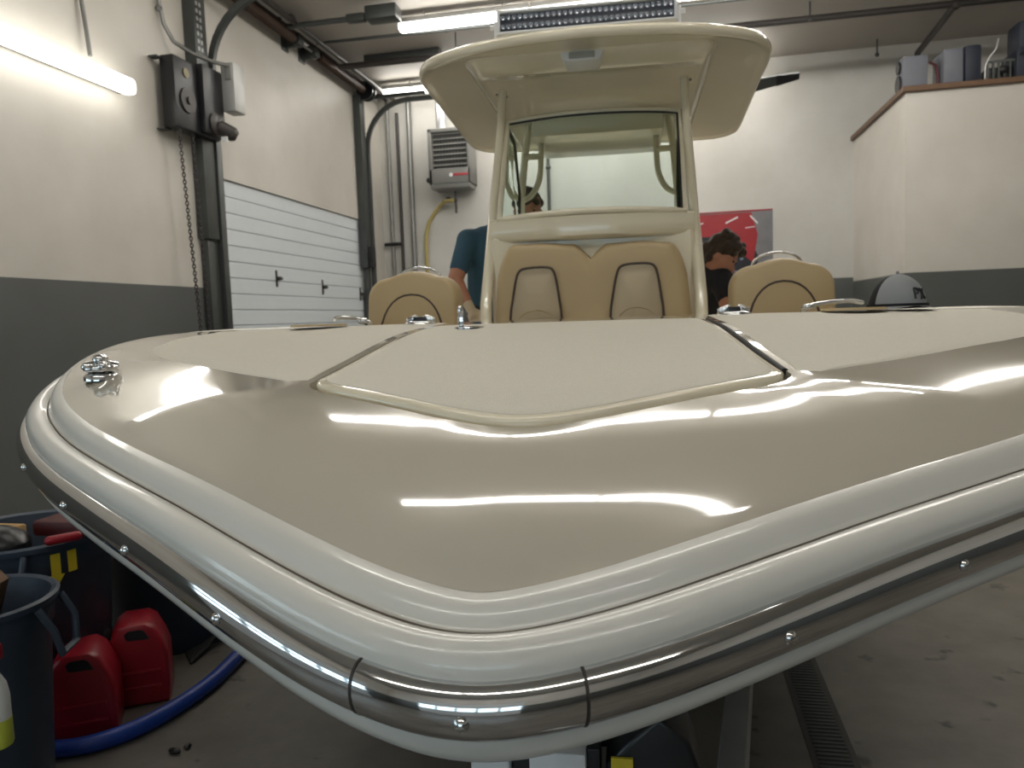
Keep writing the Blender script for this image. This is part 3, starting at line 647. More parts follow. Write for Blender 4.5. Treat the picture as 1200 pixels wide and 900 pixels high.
hr = [hullrow(i) for i in range(NR)]
full = [[Vector((-p.x, p.y, p.z)) for p in r] for r in reversed(hr[1:])]+hr
boat.part('hull', MB().grid(full).add([p for p in full[0]]+[p for p in full[-1]][::-1], [tuple(range(len(full[0])*2))]), X['gelw'], 60, label='white hull below the rub rail')
# deck surface
_ed = [p for p in EDGE if p.y < 5]
EY = [.8]+[p.y for p in _ed]; EZ = [_ed[0].z-.02]+[p.z for p in _ed]; XY = EY; XX = [.03]+[max(.03, p.x) for p in _ed]
ZY = [.90, .96, 1.1, 1.25, 1.31, 1.5, 1.65, 1.74, 1.85, 2.0, 2.3, 2.58, 3.0, 4]
ZV = [-.385, -.345, -.275, -.212, -.193, -.15, -.12, -.103, -.078, -.045, -.012, 0, .008, .008]
CY = ZY; CZ = [v-interp(y, EY, EZ) for y, v in zip(ZY, ZV)]
KW = [(d*.045, math.exp(-(d*.045/.075)**2)) for d in range(-4, 5)]; KS = sum(k[1] for k in KW)
def sm(y, a, b): return sum(interp(y+d, a, b)*k for d, k in KW)/KS
_c = {}
def sz(x, y):
    key = round(y, 3)
    if key not in _c: _c[key] = (sm(y, EY, EZ), sm(y, CY, CZ), sm(y, XY, XX))
    e, c, w_ = _c[key]; u = min(1, (x/w_)**2); return e+c*(1-u**1.6)
def hatchcurve(g=0):       # half outline of the hatch (x>=0): nose -> corner -> rear -> centre rear ; g grows it
    A = [(0, 1.362), (.03, 1.364), (.08, 1.378), (.16, 1.415), (.26, 1.475), (.38, 1.548), (.47, 1.602), (.505, 1.63), (.515, 1.66)]
    B = [(.505, 1.70), (.48, 1.82), (.45, 1.98), (.425, 2.15), (.41, 2.30)]
    Cc = [(.39, 2.33), (.25, 2.34), (.12, 2.34), (0, 2.34)]
    def gr(p):
        if g == 0: return p
        x, y = p; cx, cy = 0, 1.9
        if p in A[:7]: return (x+g*.35*(x > 0.001), y-g*2.0)
        if p in A[7:]: return (x+g*1.0, y-g*.5)
        if p in B: return (x+g, y)
        return (x+(g if x > .38 else 0), y+g)
    return [gr(p) for p in A], [gr(p) for p in B], [gr(p) for p in Cc]
def resample(pts, n):
    pts = [Vector(p) for p in pts]; L_ = [0]
    for i in range(1, len(pts)): L_.append(L_[-1]+(pts[i]-pts[i-1]).length)
    out = []
    for k in range(n+1):
        s = L_[-1]*k/n
        for i in range(len(pts)-1):
            if s <= L_[i+1]+1e-9: out.append(pts[i].lerp(pts[i+1], (s-L_[i])/max(1e-9, L_[i+1]-L_[i]))); break
    return out
A, B, Cc = hatchcurve(.011)
inner = resample(A, 30)+resample([A[-1]]+B, 24)[1:]+resample([B[-1]]+Cc, 16)[1:]
e2 = [Vector((p.x, p.y)) for p in EDGE]; ez = [p.z for p in EDGE]
i1 = min(range(NR), key=lambda i: abs(EDGE[i].y-1.52)); i2 = max(i for i in range(NR) if EDGE[i].y <= 2.80)
YR = EDGE[i2].y
o3 = [Vector(p) for p in EDGE]
outer = resample(o3[:i1+1], 30)+resample(o3[i1:i2+1], 24)[1:]+resample([o3[i2], Vector((1.0, YR, sz(1, YR))), Vector((.5, YR, sz(.5, YR))), Vector((0, YR, sz(0, YR)))], 16)[1:]
ROWS = []
NS = 26
for o_, n_ in zip(outer, inner):
    row = []; dz = o_.z-sz(o_.x, o_.y)
    for k in range(NS+1):
        s = k/NS; x = lerp(o_.x, n_.x, s); y = lerp(o_.y, n_.y, s)
        row.append(Vector((x, y, sz(x, y)+dz*(1-s)**2)))
    ROWS.append(row)
gd = .022
NI = len(ROWS)
for it in range(110):
    Z = [[p.z for p in r] for r in ROWS]
    for i in range(NI-1):
        for k in range(2, NS):
            zl_ = Z[i-1][k] if i > 0 else Z[1][k]
            ROWS[i][k].z = .5*Z[i][k]+.125*(zl_+Z[i+1][k]+Z[i][k-1]+Z[i][k+1])
for row in ROWS:
    e = row[-1]; row.append(e+Vector((0, 0, -.004))); 
    row.append(e+Vector((0, 0, -gd)))
lft = [[Vector((-p.x, p.y, p.z)) for p in r] for r in ROWS]
dk = MB().grid(lft[::-1][0:-1]+ROWS)
from mathutils.bvhtree import BVHTree
BV = BVHTree.FromPolygons([tuple(v) for v in dk.v], dk.f)
def dz_(x, y):
    h = BV.ray_cast(Vector((x, y, 1)), Vector((0, 0, -1)))
    return h[0].z if h[0] else sz(x, y)
boat.part('foredeck', dk, X['deckgel'], 50, label='glossy beige foredeck')
# hatch gutter floor + lid
A, B, Cc = hatchcurve(0)
hin = [Vector((p.x, p.y)) for p in resample(A, 30)+resample([A[-1]]+B, 24)[1:]+resample([B[-1]]+Cc, 16)[1:]]
g2 = []
for a_, b_ in zip(inner, hin):
    g2.append([Vector((a_.x, a_.y, sz(a_.x, a_.y)-gd)), Vector((b_.x*.95, lerp(b_.y, 1.9, .05), sz(b_.x, b_.y)-gd))])
boat.part('hatch_gutter', MB().grid([[Vector((-p.x, p.y, p.z)) for p in r] for r in g2[::-1]][:-1]+g2), X['gel'], 50)
def lidrows(scales):
    rows_ = []
    for b_ in hin:
        r_ = []
        for (s, dz) in scales:
            x = b_.x*s; y = 1.9+(b_.y-1.9)*s; r_.append(Vector((x, y, sz(x, y)+dz)))
        rows_.append(r_)
    return [[Vector((-p.x, p.y, p.z)) for p in r] for r in rows_[::-1]][:-1]+rows_
sc = [(.99, -gd+.001), (.995, -.012), (.995, -.002), (.99, .003), (.98, .005)]+[(.98-.98*k/16, .005) for k in range(1, 17)]
lid = boat.part('hatch_lid', MB().grid(lidrows(sc)), X['gel'], 50)
sc = [(.955, .004), (.953, .0062)]+[(.95-.95*k/16, .0065) for k in range(0, 17)]
boat.part('nonskid_pad', MB().grid(lidrows(sc)), X['nonskid'], 50, parent=lid, label='matt textured pad on the hatch')
gk = [Vector((a_.x-.003, a_.y, sz(a_.x, a_.y)-.002)) for a_ in inner[31:55]]
boat.part('hatch_gasket', MB().tube(gk, .008, 8), X['rubber'], 60, label='black rubber seal on the starboard hatch seam')
# side nonskid panels
def nsp(sgn):
    inn = resample([(.540, 1.665), (.532, 1.74), (.502, 1.86), (.468, 2.05), (.438, 2.3), (.43, YR-.02)], 24)
    out_ = resample([(.575, 1.662), (.66, 1.715), (.76, 1.77), (.89, 1.85), (1.0, 1.925), (1.10, 1.99), (1.22, 2.09), (1.30, 2.2), (1.335, 2.4), (1.335, YR-.02)], 24)
    rows_ = []
    for k, (a_, b_) in enumerate(zip(inn, out_)):
        r_ = []
        for q in range(19):
            s = q/18; x = lerp(a_.x, b_.x, s); y = lerp(a_.y, b_.y, s)
            h = .0025 if 0 < q < 18 and 0 < k < 24 else -.001
            r_.append(Vector((sgn*x, y, dz_(x, y)+h)))
        rows_.append(r_)
    boat.part('nonskid_panel', MB().grid(rows_), X['nonskid'], 60, label='matt textured panel on the '+('starboard' if sgn > 0 else 'port')+' side of the hatch')
nsp(1); nsp(-1)
# gunwale tops aft, liner, sole, transom
ga = MB()
for sg in (1, -1):
    rws = []
    for i in range(i2, NR):
        p = EDGE[i]; x = p.x; y = p.y
        d_ = -.03*min(1, (y-2.6)/.4)
        rws.append([Vector((sg*x, y, p.z)), Vector((sg*(x-.05), y, p.z+d_)), Vector((sg*(x-.16), y, p.z+d_)), Vector((sg*(x-.18), y, p.z+d_)), Vector((sg*(x-.185), y, -.65))])
    ga.grid(rws)
ye = EDGE[-1].y
ga.box((-1.2, YR-.02, -.65), (1.2, YR-.002, -.015)).box((-1.25, ye-.12, -.65), (1.25, ye, .0))
ga.box((-1.28, YR-.02, -.70), (1.28, ye, -.65))
boat.part('cockpit_liner', ga, mat('white_liner_gelcoat', (.8, .77, .68), .3), 40)
# cushions / lounge
def cushion(out, y0, dep, cx, cz, rings=((1, 0), (1.0, .55), (.985, .8), (.95, .96), (.9, 1.0), (.5, 1.04), (.05, 1.05)), tilt=0, zb=0):
    rws = []
    for s, d in rings: rws.append([Vector((cx+(p[0]-cx)*s, y0-dep*d+tilt*((cz+(p[1]-cz)*s)-zb), cz+(p[1]-cz)*s)) for p in out])
    rws.append([Vector((cx+(p[0]-cx)*.02, y0-dep*1.05+tilt*(cz-zb), cz)) for p in out])
    m = MB().grid(rws, closev=True); n = len(out); m.f.append(tuple(range(n))); return m
def seatout(w_, zt, zb, rad, crown, cx, n=10):
    pts = [(cx-w_*1.0, zb)]
    for k in range(n+1):
        a = pi-pi/2*k/n; pts.append((cx-w_*.96+rad+rad*cos(a), zt-crown-rad+rad*sin(a)))
    for k in range(1, 8): u = k/8; pts.append((lerp(cx-w_*.96+rad, cx+w_*.96-rad, u), zt-crown+crown*sin(pi*u)))
    for k in range(n+1):
        a = pi/2-pi/2*k/n; pts.append((cx+w_*.96-rad+rad*cos(a), zt-crown-rad+rad*sin(a)))
    pts.append((cx+w_, zb)); return pts
def archout(w_, zt, zb, cx, n=16, pw=2.3):
    pts = [(cx-w_, zb)]
    for k in range(n+1):
        a = pi-pi*k/n; c_, s_ = cos(a), sin(a)
        pts.append((cx+w_*.97*(abs(c_)**(2/pw))*(1 if c_ > 0 else -1), zb+.05+(zt-zb-.05)*(abs(s_)**(2/pw))))
    pts.append((cx+w_, zb)); return pts
for sg, zt in ((-1, .278), (1, .268)):
    cx = sg*.915
    ln = boat.part('lounge_backrest', cushion(seatout(.25, zt, -.3, .11, .03, cx), 3.95, .13, cx, .0, tilt=.1), X['tan'], 60, label='tan padded '+('port' if sg < 0 else 'starboard')+' bow backrest')
    ao = archout(.172, .155, -.14, cx, pw=2.2)
    boat.part('inset_panel', cushion(ao, 3.83, .01, cx, .0, rings=((1, 0), (1, .8), (.97, 1.0), (.05, 1.1)), tilt=.1), X['tanin'], 60, parent=ln, label='paler stitched inset')
    boat.part('piping', MB().tube([(p[0], 3.818+.1*p[1], p[1]) for p in ao], .006, 8), X['pipe'], 60, parent=ln, label='dark piping')
    hoop = [(cx+.115*cos(a)*1.05, 4.0, .235+.068*sin(a)) for a in [pi*k/14 for k in range(15)]]
    boat.part('grab_hoop', MB().tube(hoop, .007, 8), X['chrome'], 60, label='thin polished hoop above the backrest')
    boat.part('lounge_base', MB().box((min(sg*.66, sg*1.2), 2.9, -.64), (max(sg*.66, sg*1.2), 4.1, -.28), .02), X['gel'])
    boat.part('seat_cushion', MB().box((min(sg*.67, sg*1.19), 2.95, -.28), (max(sg*.67, sg*1.19), 3.85, -.18), .03), X['tan'])
# console
cs = MB()
def csl(y): return interp(y, [3.9, 5.0], [.50, .50])
co = [(-.52, 3.99), (-.495, 3.965), (.495, 3.965), (.52, 3.99), (.545, 5.1), (-.545, 5.1)]
cs.prism(co, -.65, .44, 'z', .02)
con = boat.part('console_body', cs, X['gel'], 40)
# brow under the windshield, curved in plan
def brow(z0, z1, fw, dp):
    r_ = []
    for k in range(17):
        u = -1+2*k/16; x = .515*u; yf = 3.98-fw*(1-u*u)
        r_.append([Vector((x, 4.2, z1)), Vector((x, yf+.02, z1)), Vector((x, yf, z1-.012)), Vector((x, yf-.004, (z0+z1)/2)), Vector((x, yf+.004, z0+.015)), Vector((x, yf+.03, z0)), Vector((x, 4.2, z0))])
    m = MB().grid(r_, closev=True); m.f.append(tuple(range(7))); n = len(m.v); m.f.append(tuple(range(n-7, n))[::-1]); return m
boat.part('console_brow', brow(.405, .528, .115, .1), X['gel'], 50)
boat.part('dash_top', MB().box((-.5, 4.2, .44), (.5, 5.1, .52), .03), X['gel'])
# double seat with V notch
top = []
zt = .385
for k in range(61):
    u = -1+2*k/60; x = .475*u; a = abs(u)
    z = zt-.012*u-.075*max(0, 1-(a/.17)) ** 1.3
    z -= .16*max(0, (a-.80)/.20)**2.6
    z -= .004*math.sin(a*9)
    top.append((x, z))
so = [(-.50, -.35)]+[(-.495, .0)]+top+[(.495, .0), (.50, -.35)]
seat = boat.part('double_seat_back', cushion(so, 3.97, .12, 0, -.05, rings=((1, 0), (1, .5), (.985, .78), (.955, .95), (.90, 1.02), (.6, .98), (.3, .95), (.05, .95)), tilt=.06), X['tan'], 60, label='tan padded double seat back')
for cx in (-.275, .225):
    cx += .0
    ao = [(cx-.135, -.3), (cx-.13, .0), (cx-.118, .10), (cx-.10, .20), (cx-.085, .245), (cx-.06, .262), (cx, .268), (cx+.06, .266), (cx+.09, .25), (cx+.105, .2), (cx+.12, .10), (cx+.13, .0), (cx+.135, -.3)]
    ao = [tuple(p) for p in smooth([(a, b, 0) for a, b in ao], 3)]; ao = [(p[0], p[1]) for p in ao]
    boat.part('inset_panel', cushion(ao, 3.86, .022, cx, .05, rings=((1, 0), (1, .8), (.97, 1.0), (.05, 1.1)), tilt=.06), X['tanin'], 60, parent=seat, label='paler stitched inset')
    boat.part('piping', MB().tube([(p[0], 3.838+.06*p[1], p[1]) for p in ao], .006, 8), X['pipe'], 60, parent=seat, label='dark piping')
    boat.part('seam_stitching', MB().tube([(cx+.1*cos(a), 3.834, -.03+.085*sin(a)) for a in [pi*k/12 for k in range(13)]], .0022, 5), X['tan'], 60, parent=seat)
# windshield : frame, pane, side panes, pillars
WB, WT = (3.97, .525), (4.42, 1.125)
def wsp(u, v, inset=0):
    hw = lerp(.468, .478, v)-inset
    y = lerp(WB[0], WT[0], v)-.10*(1-u*u)*(1-.35*v); z = lerp(WB[1], WT[1], v)+.012*(1-u*u)
    return Vector((hw*u, y, z))
boat.part('windshield_pane', MB().grid([[wsp(-1+2*k/20, q/10) for k in range(21)] for q in range(11)]), X['glass'], 180, label='tinted curved windshield')
path = [wsp(-1+2*k/16, 0) for k in range(17)]+[wsp(1, q/6) for q in range(1, 7)]+[wsp(1-2*k/16, 1) for k in range(1, 17)]+[wsp(-1, 1-q/6) for q in range(1, 6)]
fr = MB().tube(path, .016, 8, closed=True)
boat.part('windshield_frame', fr, X['gel'], 60)
gs = [wsp(-1+2*k/16, 1)+Vector((0, -.016, -.016)) for k in range(17)]
boat.part('window_seal', MB().tube([wsp(.97, .02)+Vector((0, -.012, 0)), wsp(.97, .5)+Vector((0, -.012, 0)), wsp(.97, .97)+Vector((0, -.012, 0))]+[wsp(.97-1.94*k/16, .975)+Vector((0, -.012, 0)) for k in range(1, 17)], .006, 6), X['rubber'], 60)
for sg in (-1, 1):
    boat.part('hardtop_pillar', MB().tube([(sg*.545, 3.84, -.3), (sg*.538, 3.90, .1), (sg*.52, 4.12, .6), (sg*.508, 4.36, 1.1), (sg*.505, 4.45, 1.31)], [.034, .030, .027, .022, .022], 14), X['gel'], 60, label='cream front pillar')
    sp_ = [(sg*.50, 4.05, .52), (sg*.50, 4.9, .52), (sg*.49, 4.9, .80), (sg*.49, 4.75, 1.08), (sg*.49, 4.45, 1.12)]
    boat.part('side_pane', MB().add(sp_, [(0, 1, 2, 3, 4)]), X['glass'], 0, label='tinted side window')
    boat.part('side_pane_seal', MB().tube([(sg*.50, 4.9, .52), (sg*.49, 4.9, .80), (sg*.49, 4.75, 1.08), (sg*.49, 4.45, 1.12)], .010, 6), X['rubber'], 60)
    boat.part('rear_pillar', MB().tube([(sg*.50, 5.0, .45), (sg*.50, 5.05, .8), (sg*.48, 5.15, 1.1), (sg*.46, 5.25, 1.3)], .024, 12), X['gel'], 60)
    ga_ = smooth([(sg*.49, 5.03, .78), (sg*.43, 5.05, .82), (sg*.385, 5.1, .92), (sg*.375, 5.14, 1.05), (sg*.375, 5.2, 1.28)])
    boat.part('pillar_gusset', MB().tube(ga_, .019, 10).tube([(sg*.49, 5.13, 1.08), (sg*.375, 5.14, 1.08)], .02, 10), X['gel'], 60)
# hardtop
HO = [(0, 3.765), (.30, 3.795), (.52, 3.85), (.70, 3.93), (.83, 4.02), (.91, 4.15), (.945, 4.32), (.955, 4.7), (.975, 5.3), (.99, 5.85), (.965, 6.02), (.88, 6.13), (.7, 6.16), (0, 6.16)]
ho = [Vector((a, b, 0)) for a, b in HO]; hs = smooth(ho, 5)
hm = [Vector((-p.x, p.y, 0)) for p in hs[::-1]][1:]
loop = hs+hm[:-1]
def hz(x, y): return .045*(1-(x/.98)**2)+.02*min(1, (y-3.76)/.8)
def htr(s, z, fl=0): return [Vector((p.x*s, 4.95+(p.y-4.95)*s, z+(hz(p.x*s, 4.95+(p.y-4.95)*s)*fl))) for p in loop]
rws = [htr(.02, 1.35), htr(.5, 1.35), htr(.94, 1.35), htr(.965, 1.345), htr(.985, 1.335), htr(.996, 1.34), htr(1.0, 1.357), htr(.997, 1.375), htr(.985, 1.39), htr(.95, 1.40), htr(.6, 1.40, 1), htr(.02, 1.40, 1)]
htop = boat.part('hardtop', MB().grid(rws, closev=True), X['gel'], 60, label='cream fibreglass hardtop')
# downstand panel under the hardtop
def dp(hw, y0, y1, z, rc=.07):
    pts = []
    for (cx, cy, a0) in ((hw-rc, y0+rc, -90), (hw-rc, y1-rc, 0), (-hw+rc, y1-rc, 90), (-hw+rc, y0+rc, 180)):
        for k in range(7): a = R(a0+15*k); pts.append(Vector((cx+rc*cos(a), cy+rc*sin(a), z)))
    return pts
rws = [dp(.64, 3.98, 6.0, 1.352, .09), dp(.635, 3.99, 5.99, 1.335, .09), dp(.60, 4.10, 5.95, 1.305, .08), dp(.585, 4.14, 5.93, 1.298, .08), dp(.565, 4.17, 5.9, 1.302, .07), dp(.555, 4.19, 5.88, 1.312, .07), dp(.5, 4.3, 5.8, 1.314, .05), dp(.02, 5.0, 5.1, 1.314, .005)]
boat.part('hardtop_liner', MB().grid(rws, closev=True), X['gel'], 60, parent=htop, label='glossy moulded liner under the hardtop')
sl_ = MB().prism([(-.135, 1.352), (.085, 1.352), (.075, 1.315), (.055, 1.297), (-.105, 1.297), (-.125, 1.315)], 3.985, 4.16, 'y', .006)
lp = boat.part('spreader_light', sl_, X['white'], 50, parent=htop, label='white spreader light in the hardtop edge')
boat.part('light_lens', MB().box((-.09, 3.975, 1.307), (.04, 3.984, 1.339), .004), X['lens'], 50, parent=htop)
boat.part('liner_bolts', MB().ball((-.54, 4.45, 1.297), .008, 8).ball((-.50, 4.55, 1.31), .008, 8).ball((.54, 4.45, 1.297), .008, 8).ball((.50, 4.55, 1.31), .008, 8), X['hgrey'], 60, parent=htop)
boat.part('overhead_box', MB().box((-.42, 5.0, 1.17), (.42, 5.7, 1.315), .04), X['gel'], parent=htop)
boat.part('antenna_base', MB().lathe([(0, .07), (.03, .065), (.045, .03), (.05, 0)], 16, (.36, 4.2, 1.44)), X['gelw'], parent=htop)
# led light bar
lb = MB().box((-.44, 3.935, 1.44), (.44, 4.0, 1.452), .003).box((-.44, 3.935, 1.542), (.44, 4.0, 1.554), .003).box((-.44, 3.99, 1.44), (.44, 4.02, 1.554), .003).box((-.445, 3.935, 1.44), (-.43, 4.01, 1.554), .002).box((.43, 3.935, 1.44), (.445, 4.01, 1.554), .002)
light = boat.part('light_bar', lb, X['white'], 40, label='white housed LED light bar on the hardtop')
boat.part('lens_backing', MB().box((-.43, 3.965, 1.452), (.43, 3.98, 1.542)), X['ledbg'], 0, parent=light)
lv = MB()
for r_ in range(2):
    for k in range(30):
        cx = -.415+k*.0286; cz = 1.475+r_*.044
        M = T((cx, 3.955, cz)) @ Matrix.Rotation(R(90), 4, 'X'); lv.lathe([(.0135, .012), (.011, .004), (.004, -.006), (.0035, -.002), (0.0001, -.002)], 10, (0, 0, 0), M)
boat.part('led_reflectors', lv, X['reflector'], 60, parent=light, kind='stuff')
for sg in (-1, 1):
    boat.part('bar_bracket', MB().box((min(sg*.447, sg*.462), 3.95, 1.36), (max(sg*.447, sg*.462), 4.0, 1.51), .003).box((min(sg*.45, sg*.50), 3.94, 1.375), (max(sg*.45, sg*.50), 4.01, 1.387), .003).tube([(sg*.445, 3.975, 1.49), (sg*.485, 3.975, 1.49)], .012, 10), X['white'], parent=light)
# bow cleat port & starboard : low polished pop-up with lobes
for sg in (-1, 1):
    c = Vector((sg*1.225, 1.885, 0)); c.z = dz_(c.x, c.y)+.004
    m = MB().lathe([(0, .012), (.03, .012), (.04, .006), (.044, 0), (.044, -.01)], 28, c)
    m.lathe([(0, .062), (.012, .060), (.020, .050), (.019, .038), (.012, .030), (.012, .01)], 20, c)
    for q in range(4):
        a = R(45+90*q); m.cap((c.x+.012*cos(a), c.y+.012*sin(a), c.z+.034), .011, (c.x+.034*cos(a), c.y+.034*sin(a), c.z+.028), .014)
    m.tube([(c.x+.036*cos(2*pi*k/24), c.y+.036*sin(2*pi*k/24), c.z+.022) for k in range(24)], .0095, 8, closed=True)
    boat.part('bow_cleat', m, X['chrome'], 60, label='polished lobed '+('port' if sg < 0 else 'starboard')+' bow fitting')
# pop up cleats behind the hatch
for sg in (-1, 1):
    c = Vector((sg*.533, 2.63, .002))
    cl = boat.part('deck_cleat', MB().lathe([(0, .012), (.05, .010), (.058, .002), (.058, -.006)], 28, c), X['chrome'], 50, label='low polished deck cleat')
    boat.part('cleat_horn', MB().cap(c+Vector((-.045, 0, .016)), .008, c+Vector((-.02, 0, .022)), .011).cap(c+Vector((.045, 0, .016)), .008, c+Vector((.02, 0, .022)), .011), X['chrome'], 60, parent=cl)
    boat.part('cleat_pocket', MB().box(c+Vector((-.02, -.03, .004)), c+Vector((.02, .03, .026)), .006), X['black'], 50, parent=cl)
# hatch latch lever
c = Vector((-.285, 2.19, sz(.285, 2.19)+.006))
lt = boat.part('hatch_latch', MB().lathe([(0, .003), (.038, .004), (.045, .001), (.045, -.003)], 28, c+Vector((.02, 0, 0))), X['chrome'], 50, label='flush polished hatch latch with lever up')
boat.part('latch_recess', MB().lathe([(0, .0045), (.030, .005), (.031, .003)], 24, c+Vector((.02, 0, 0))), X['black'], 50, parent=lt)
boat.part('latch_lever', MB().box(c+Vector((-.012, -.006, 0)), c+Vector((.004, .006, .052)), .004).cap(c+Vector((-.006, 0, .05)), .009, c+Vector((-.006, 0, .058)), .008), X['chrome'], 50, parent=lt)
# gunwale recess with chrome fitting each side behind the deck
for sg in (-1, 1):
    cx = sg*.98
    boat.part('coaming_pocket', MB().lathe([(0, .002), (.075, .003), (.085, .008), (.095, .008), (.10, .0)], 28, (sg*.90, YR-.12, .004)), X['tan'], 50)
    boat.part('coaming_rail', MB().tube(smooth([(sg*.80, 2.86, .01), (sg*.86, 2.92, .03), (sg*1.0, 3.05, .04), (sg*1.12, 3.3, .035)]), .009, 10).ball((sg*.80, 2.78, .02), (.022, .016, .012)), X['chrome'], 60, label='polished rail behind the deck edge')

# ================================================================== trailer under the bow
t = Thing('boat_trailer', 'aluminium boat trailer with black winch under the bow', 'trailer', (0, 2.5, -1.64), FB)
t.part('frame_beam', MB().prism([(.21, .8), (.275, .8), (.86, 4.2), (.78, 4.2)], -1.27, -1.12, 'z', .004), X['alu'])
t.part('frame_beam', MB().prism([(.97, 7.5), (.87, 7.5), (.85, 4.2), (.95, 4.2)], -1.50, -1.35, 'z', .004).prism([(-.97, 7.5), (-.87, 7.5), (-.85, 3.9), (-.95, 3.9)], -1.50, -1.35, 'z', .004), X['alu'])
t.part('cross_member', MB().box((-.95, 4.0, -1.50), (.95, 4.1, -1.38), .004).box((-.95, 6.6, -1.50), (.95, 6.7, -1.38), .004), X['alu'])
t.part('winch_post', MB().box((-.115, 1.36, -1.5), (-.04, 1.46, -.80), .006).box((.0, 1.34, -1.5), (.105, 1.44, -.79), .006), X['white'], label='white winch post plates')
t.part('post_insert', MB().box((-.04, 1.38, -1.5), (.0, 1.44, -.82), .003).box((.105, 1.36, -1.5), (.13, 1.42, -.79), .003), X['black'])
t.part('post_base', MB().box((-.15, 1.2, -1.62), (.5, 1.6, -1.5), .01), X['alu'])
wi = t.part('winch', MB().prism([(.14, -1.0), (.14, -.82), (.18, -.775), (.235, -.722), (.29, -.765), (.315, -.83), (.305, -1.0)], 1.36, 1.52, 'y', .01), X['black'])
t.part('winch_label', MB().box((.150, 1.352, -.93), (.19, 1.359, -.80), .001, None), X['yellow'], 0, parent=wi, label='yellow warning label')
t.part('winch_shackle', MB().box((.125, 1.33, -.92), (.15, 1.36, -.835), .006).tube([(.152, 1.33, -.84), (.156, 1.33, -.86), (.152, 1.33, -.88), (.158, 1.33, -.9)], .004, 6), X['chrome'], parent=wi)
t.part('bow_guide_arm', MB().tube([(.27, 1.62, -.82), (.36, 1.95, -.87), (.47, 2.3, -.98)], .02, 10), X['alu'])
t.part('winch_strap', MB().box((.11, 1.44, -.83), (.16, 1.9, -.80), .002, None), X['black'])

# ================================================================== cap on the starboard gunwale
cc = Vector((1.075, 2.74, .006))
t = Thing('baseball_cap', 'grey baseball cap with black mesh back resting on the starboard deck', 'cap', cc, FB)
def capgrid(a0, a1, r=(.087, .10, .113), n=16, off=0):
    return MB().grid([[cc+Vector(((r[0]+off)*cos(p)*cos(a), (r[1]+off)*cos(p)*sin(a), (r[2]+off)*sin(p))) for a in [R(lerp(a0, a1, k/n)) for k in range(n+1)]] for p in [R(q*88/8) for q in range(9)]])
t.part('front_panel', capgrid(-158, -22), X['capgrey'], 180)
t.part('mesh_back', capgrid(-22, 202), X['mesh'], 180)
t.part('sweatband', MB().grid([[cc+Vector((.0935*cos(a), .1005*sin(a), h)) for a in [2*pi*k/32 for k in range(33)]] for h in (0, .015)]), X['mesh'], 60)
t.part('crown_button', MB().ball(cc+Vector((0, 0, .118)), .006, 8), X['capgrey'])
br = [[cc+Vector(((.09+.0*s)*cos(a)*(1+.12*s), .10*sin(a)*(1+.75*s), .006-.012*s*abs(cos(a)))) for a in [R(lerp(-150, -30, k/16)) for k in range(17)]] for s in (0, .5, 1)]
t.part('brim', MB().grid(br), X['capgrey'], 180)
# letters on the front (read as PX), laid on the crown
def letters():
    m = MB()
    def st(pts, w_=.0045):
        P_ = []
        for u, v in pts:
            a = R(-90)+u/.093; ph = math.asin(max(0, min(.97, v/.118))); P_.append(cc+Vector((.0945*cos(ph)*cos(a), .1015*cos(ph)*sin(a), .1195*sin(ph))))
        m.tube(P_, w_/1.3, 6)
    x = .026
    st([(x, .028), (x, .045), (x, .062)]); st([(x, .062), (x+.013, .061), (x+.016, .053), (x+.012, .046), (x, .045)])
    st([(x+.024, .062), (x+.032, .046), (x+.042, .028)]); st([(x+.040, .060), (x+.034, .046), (x+.024, .028)])
    return m
t.part('embroidered_letters', letters(), X['black'], 60)

# ================================================================== people
def remesh(o, vox=.008, it=6):
    md = o.modifiers.new('Remesh', 'REMESH'); md.mode = 'VOXEL'; md.voxel_size = vox; md.use_smooth_shade = True
    s_ = o.modifiers.new('Smooth', 'SMOOTH'); s_.factor = .6; s_.iterations = it
def hand(m, wr, d, side, s=1):    # palm and five curled fingers
    wr = Vector(wr); d = Vector(d).normalized(); sd = Vector(side).normalized(); n_ = d.cross(sd).normalized()
    m.cap(wr, .026*s, wr+d*.05*s, .030*s)
    for k, L_ in enumerate((.075, .085, .08, .062)):
        b0 = wr+d*.075*s+sd*(.033-.022*k)*s; b1 = b0+d*.035*s+n_*.006; b2_ = b1+d*(L_-.035)*.5*s+n_*.018*s; b3_ = b2_+d*(L_-.035)*.25*s+n_*.022*s
        m.cap(wr+d*.04*s+sd*(.024-.016*k)*s, .014*s, b0, .0105*s); m.cap(b0, .0105*s, b1, .0095*s); m.cap(b1, .0095*s, b2_, .009*s); m.cap(b2_, .009*s, b3_, .008*s)
    m.cap(wr+sd*.02*s+d*.02*s, .015*s, wr+sd*.05*s+d*.05*s, .012*s); m.cap(wr+sd*.05*s+d*.05*s, .012*s, wr+sd*.056*s+d*.085*s+n_*.01, .009*s)
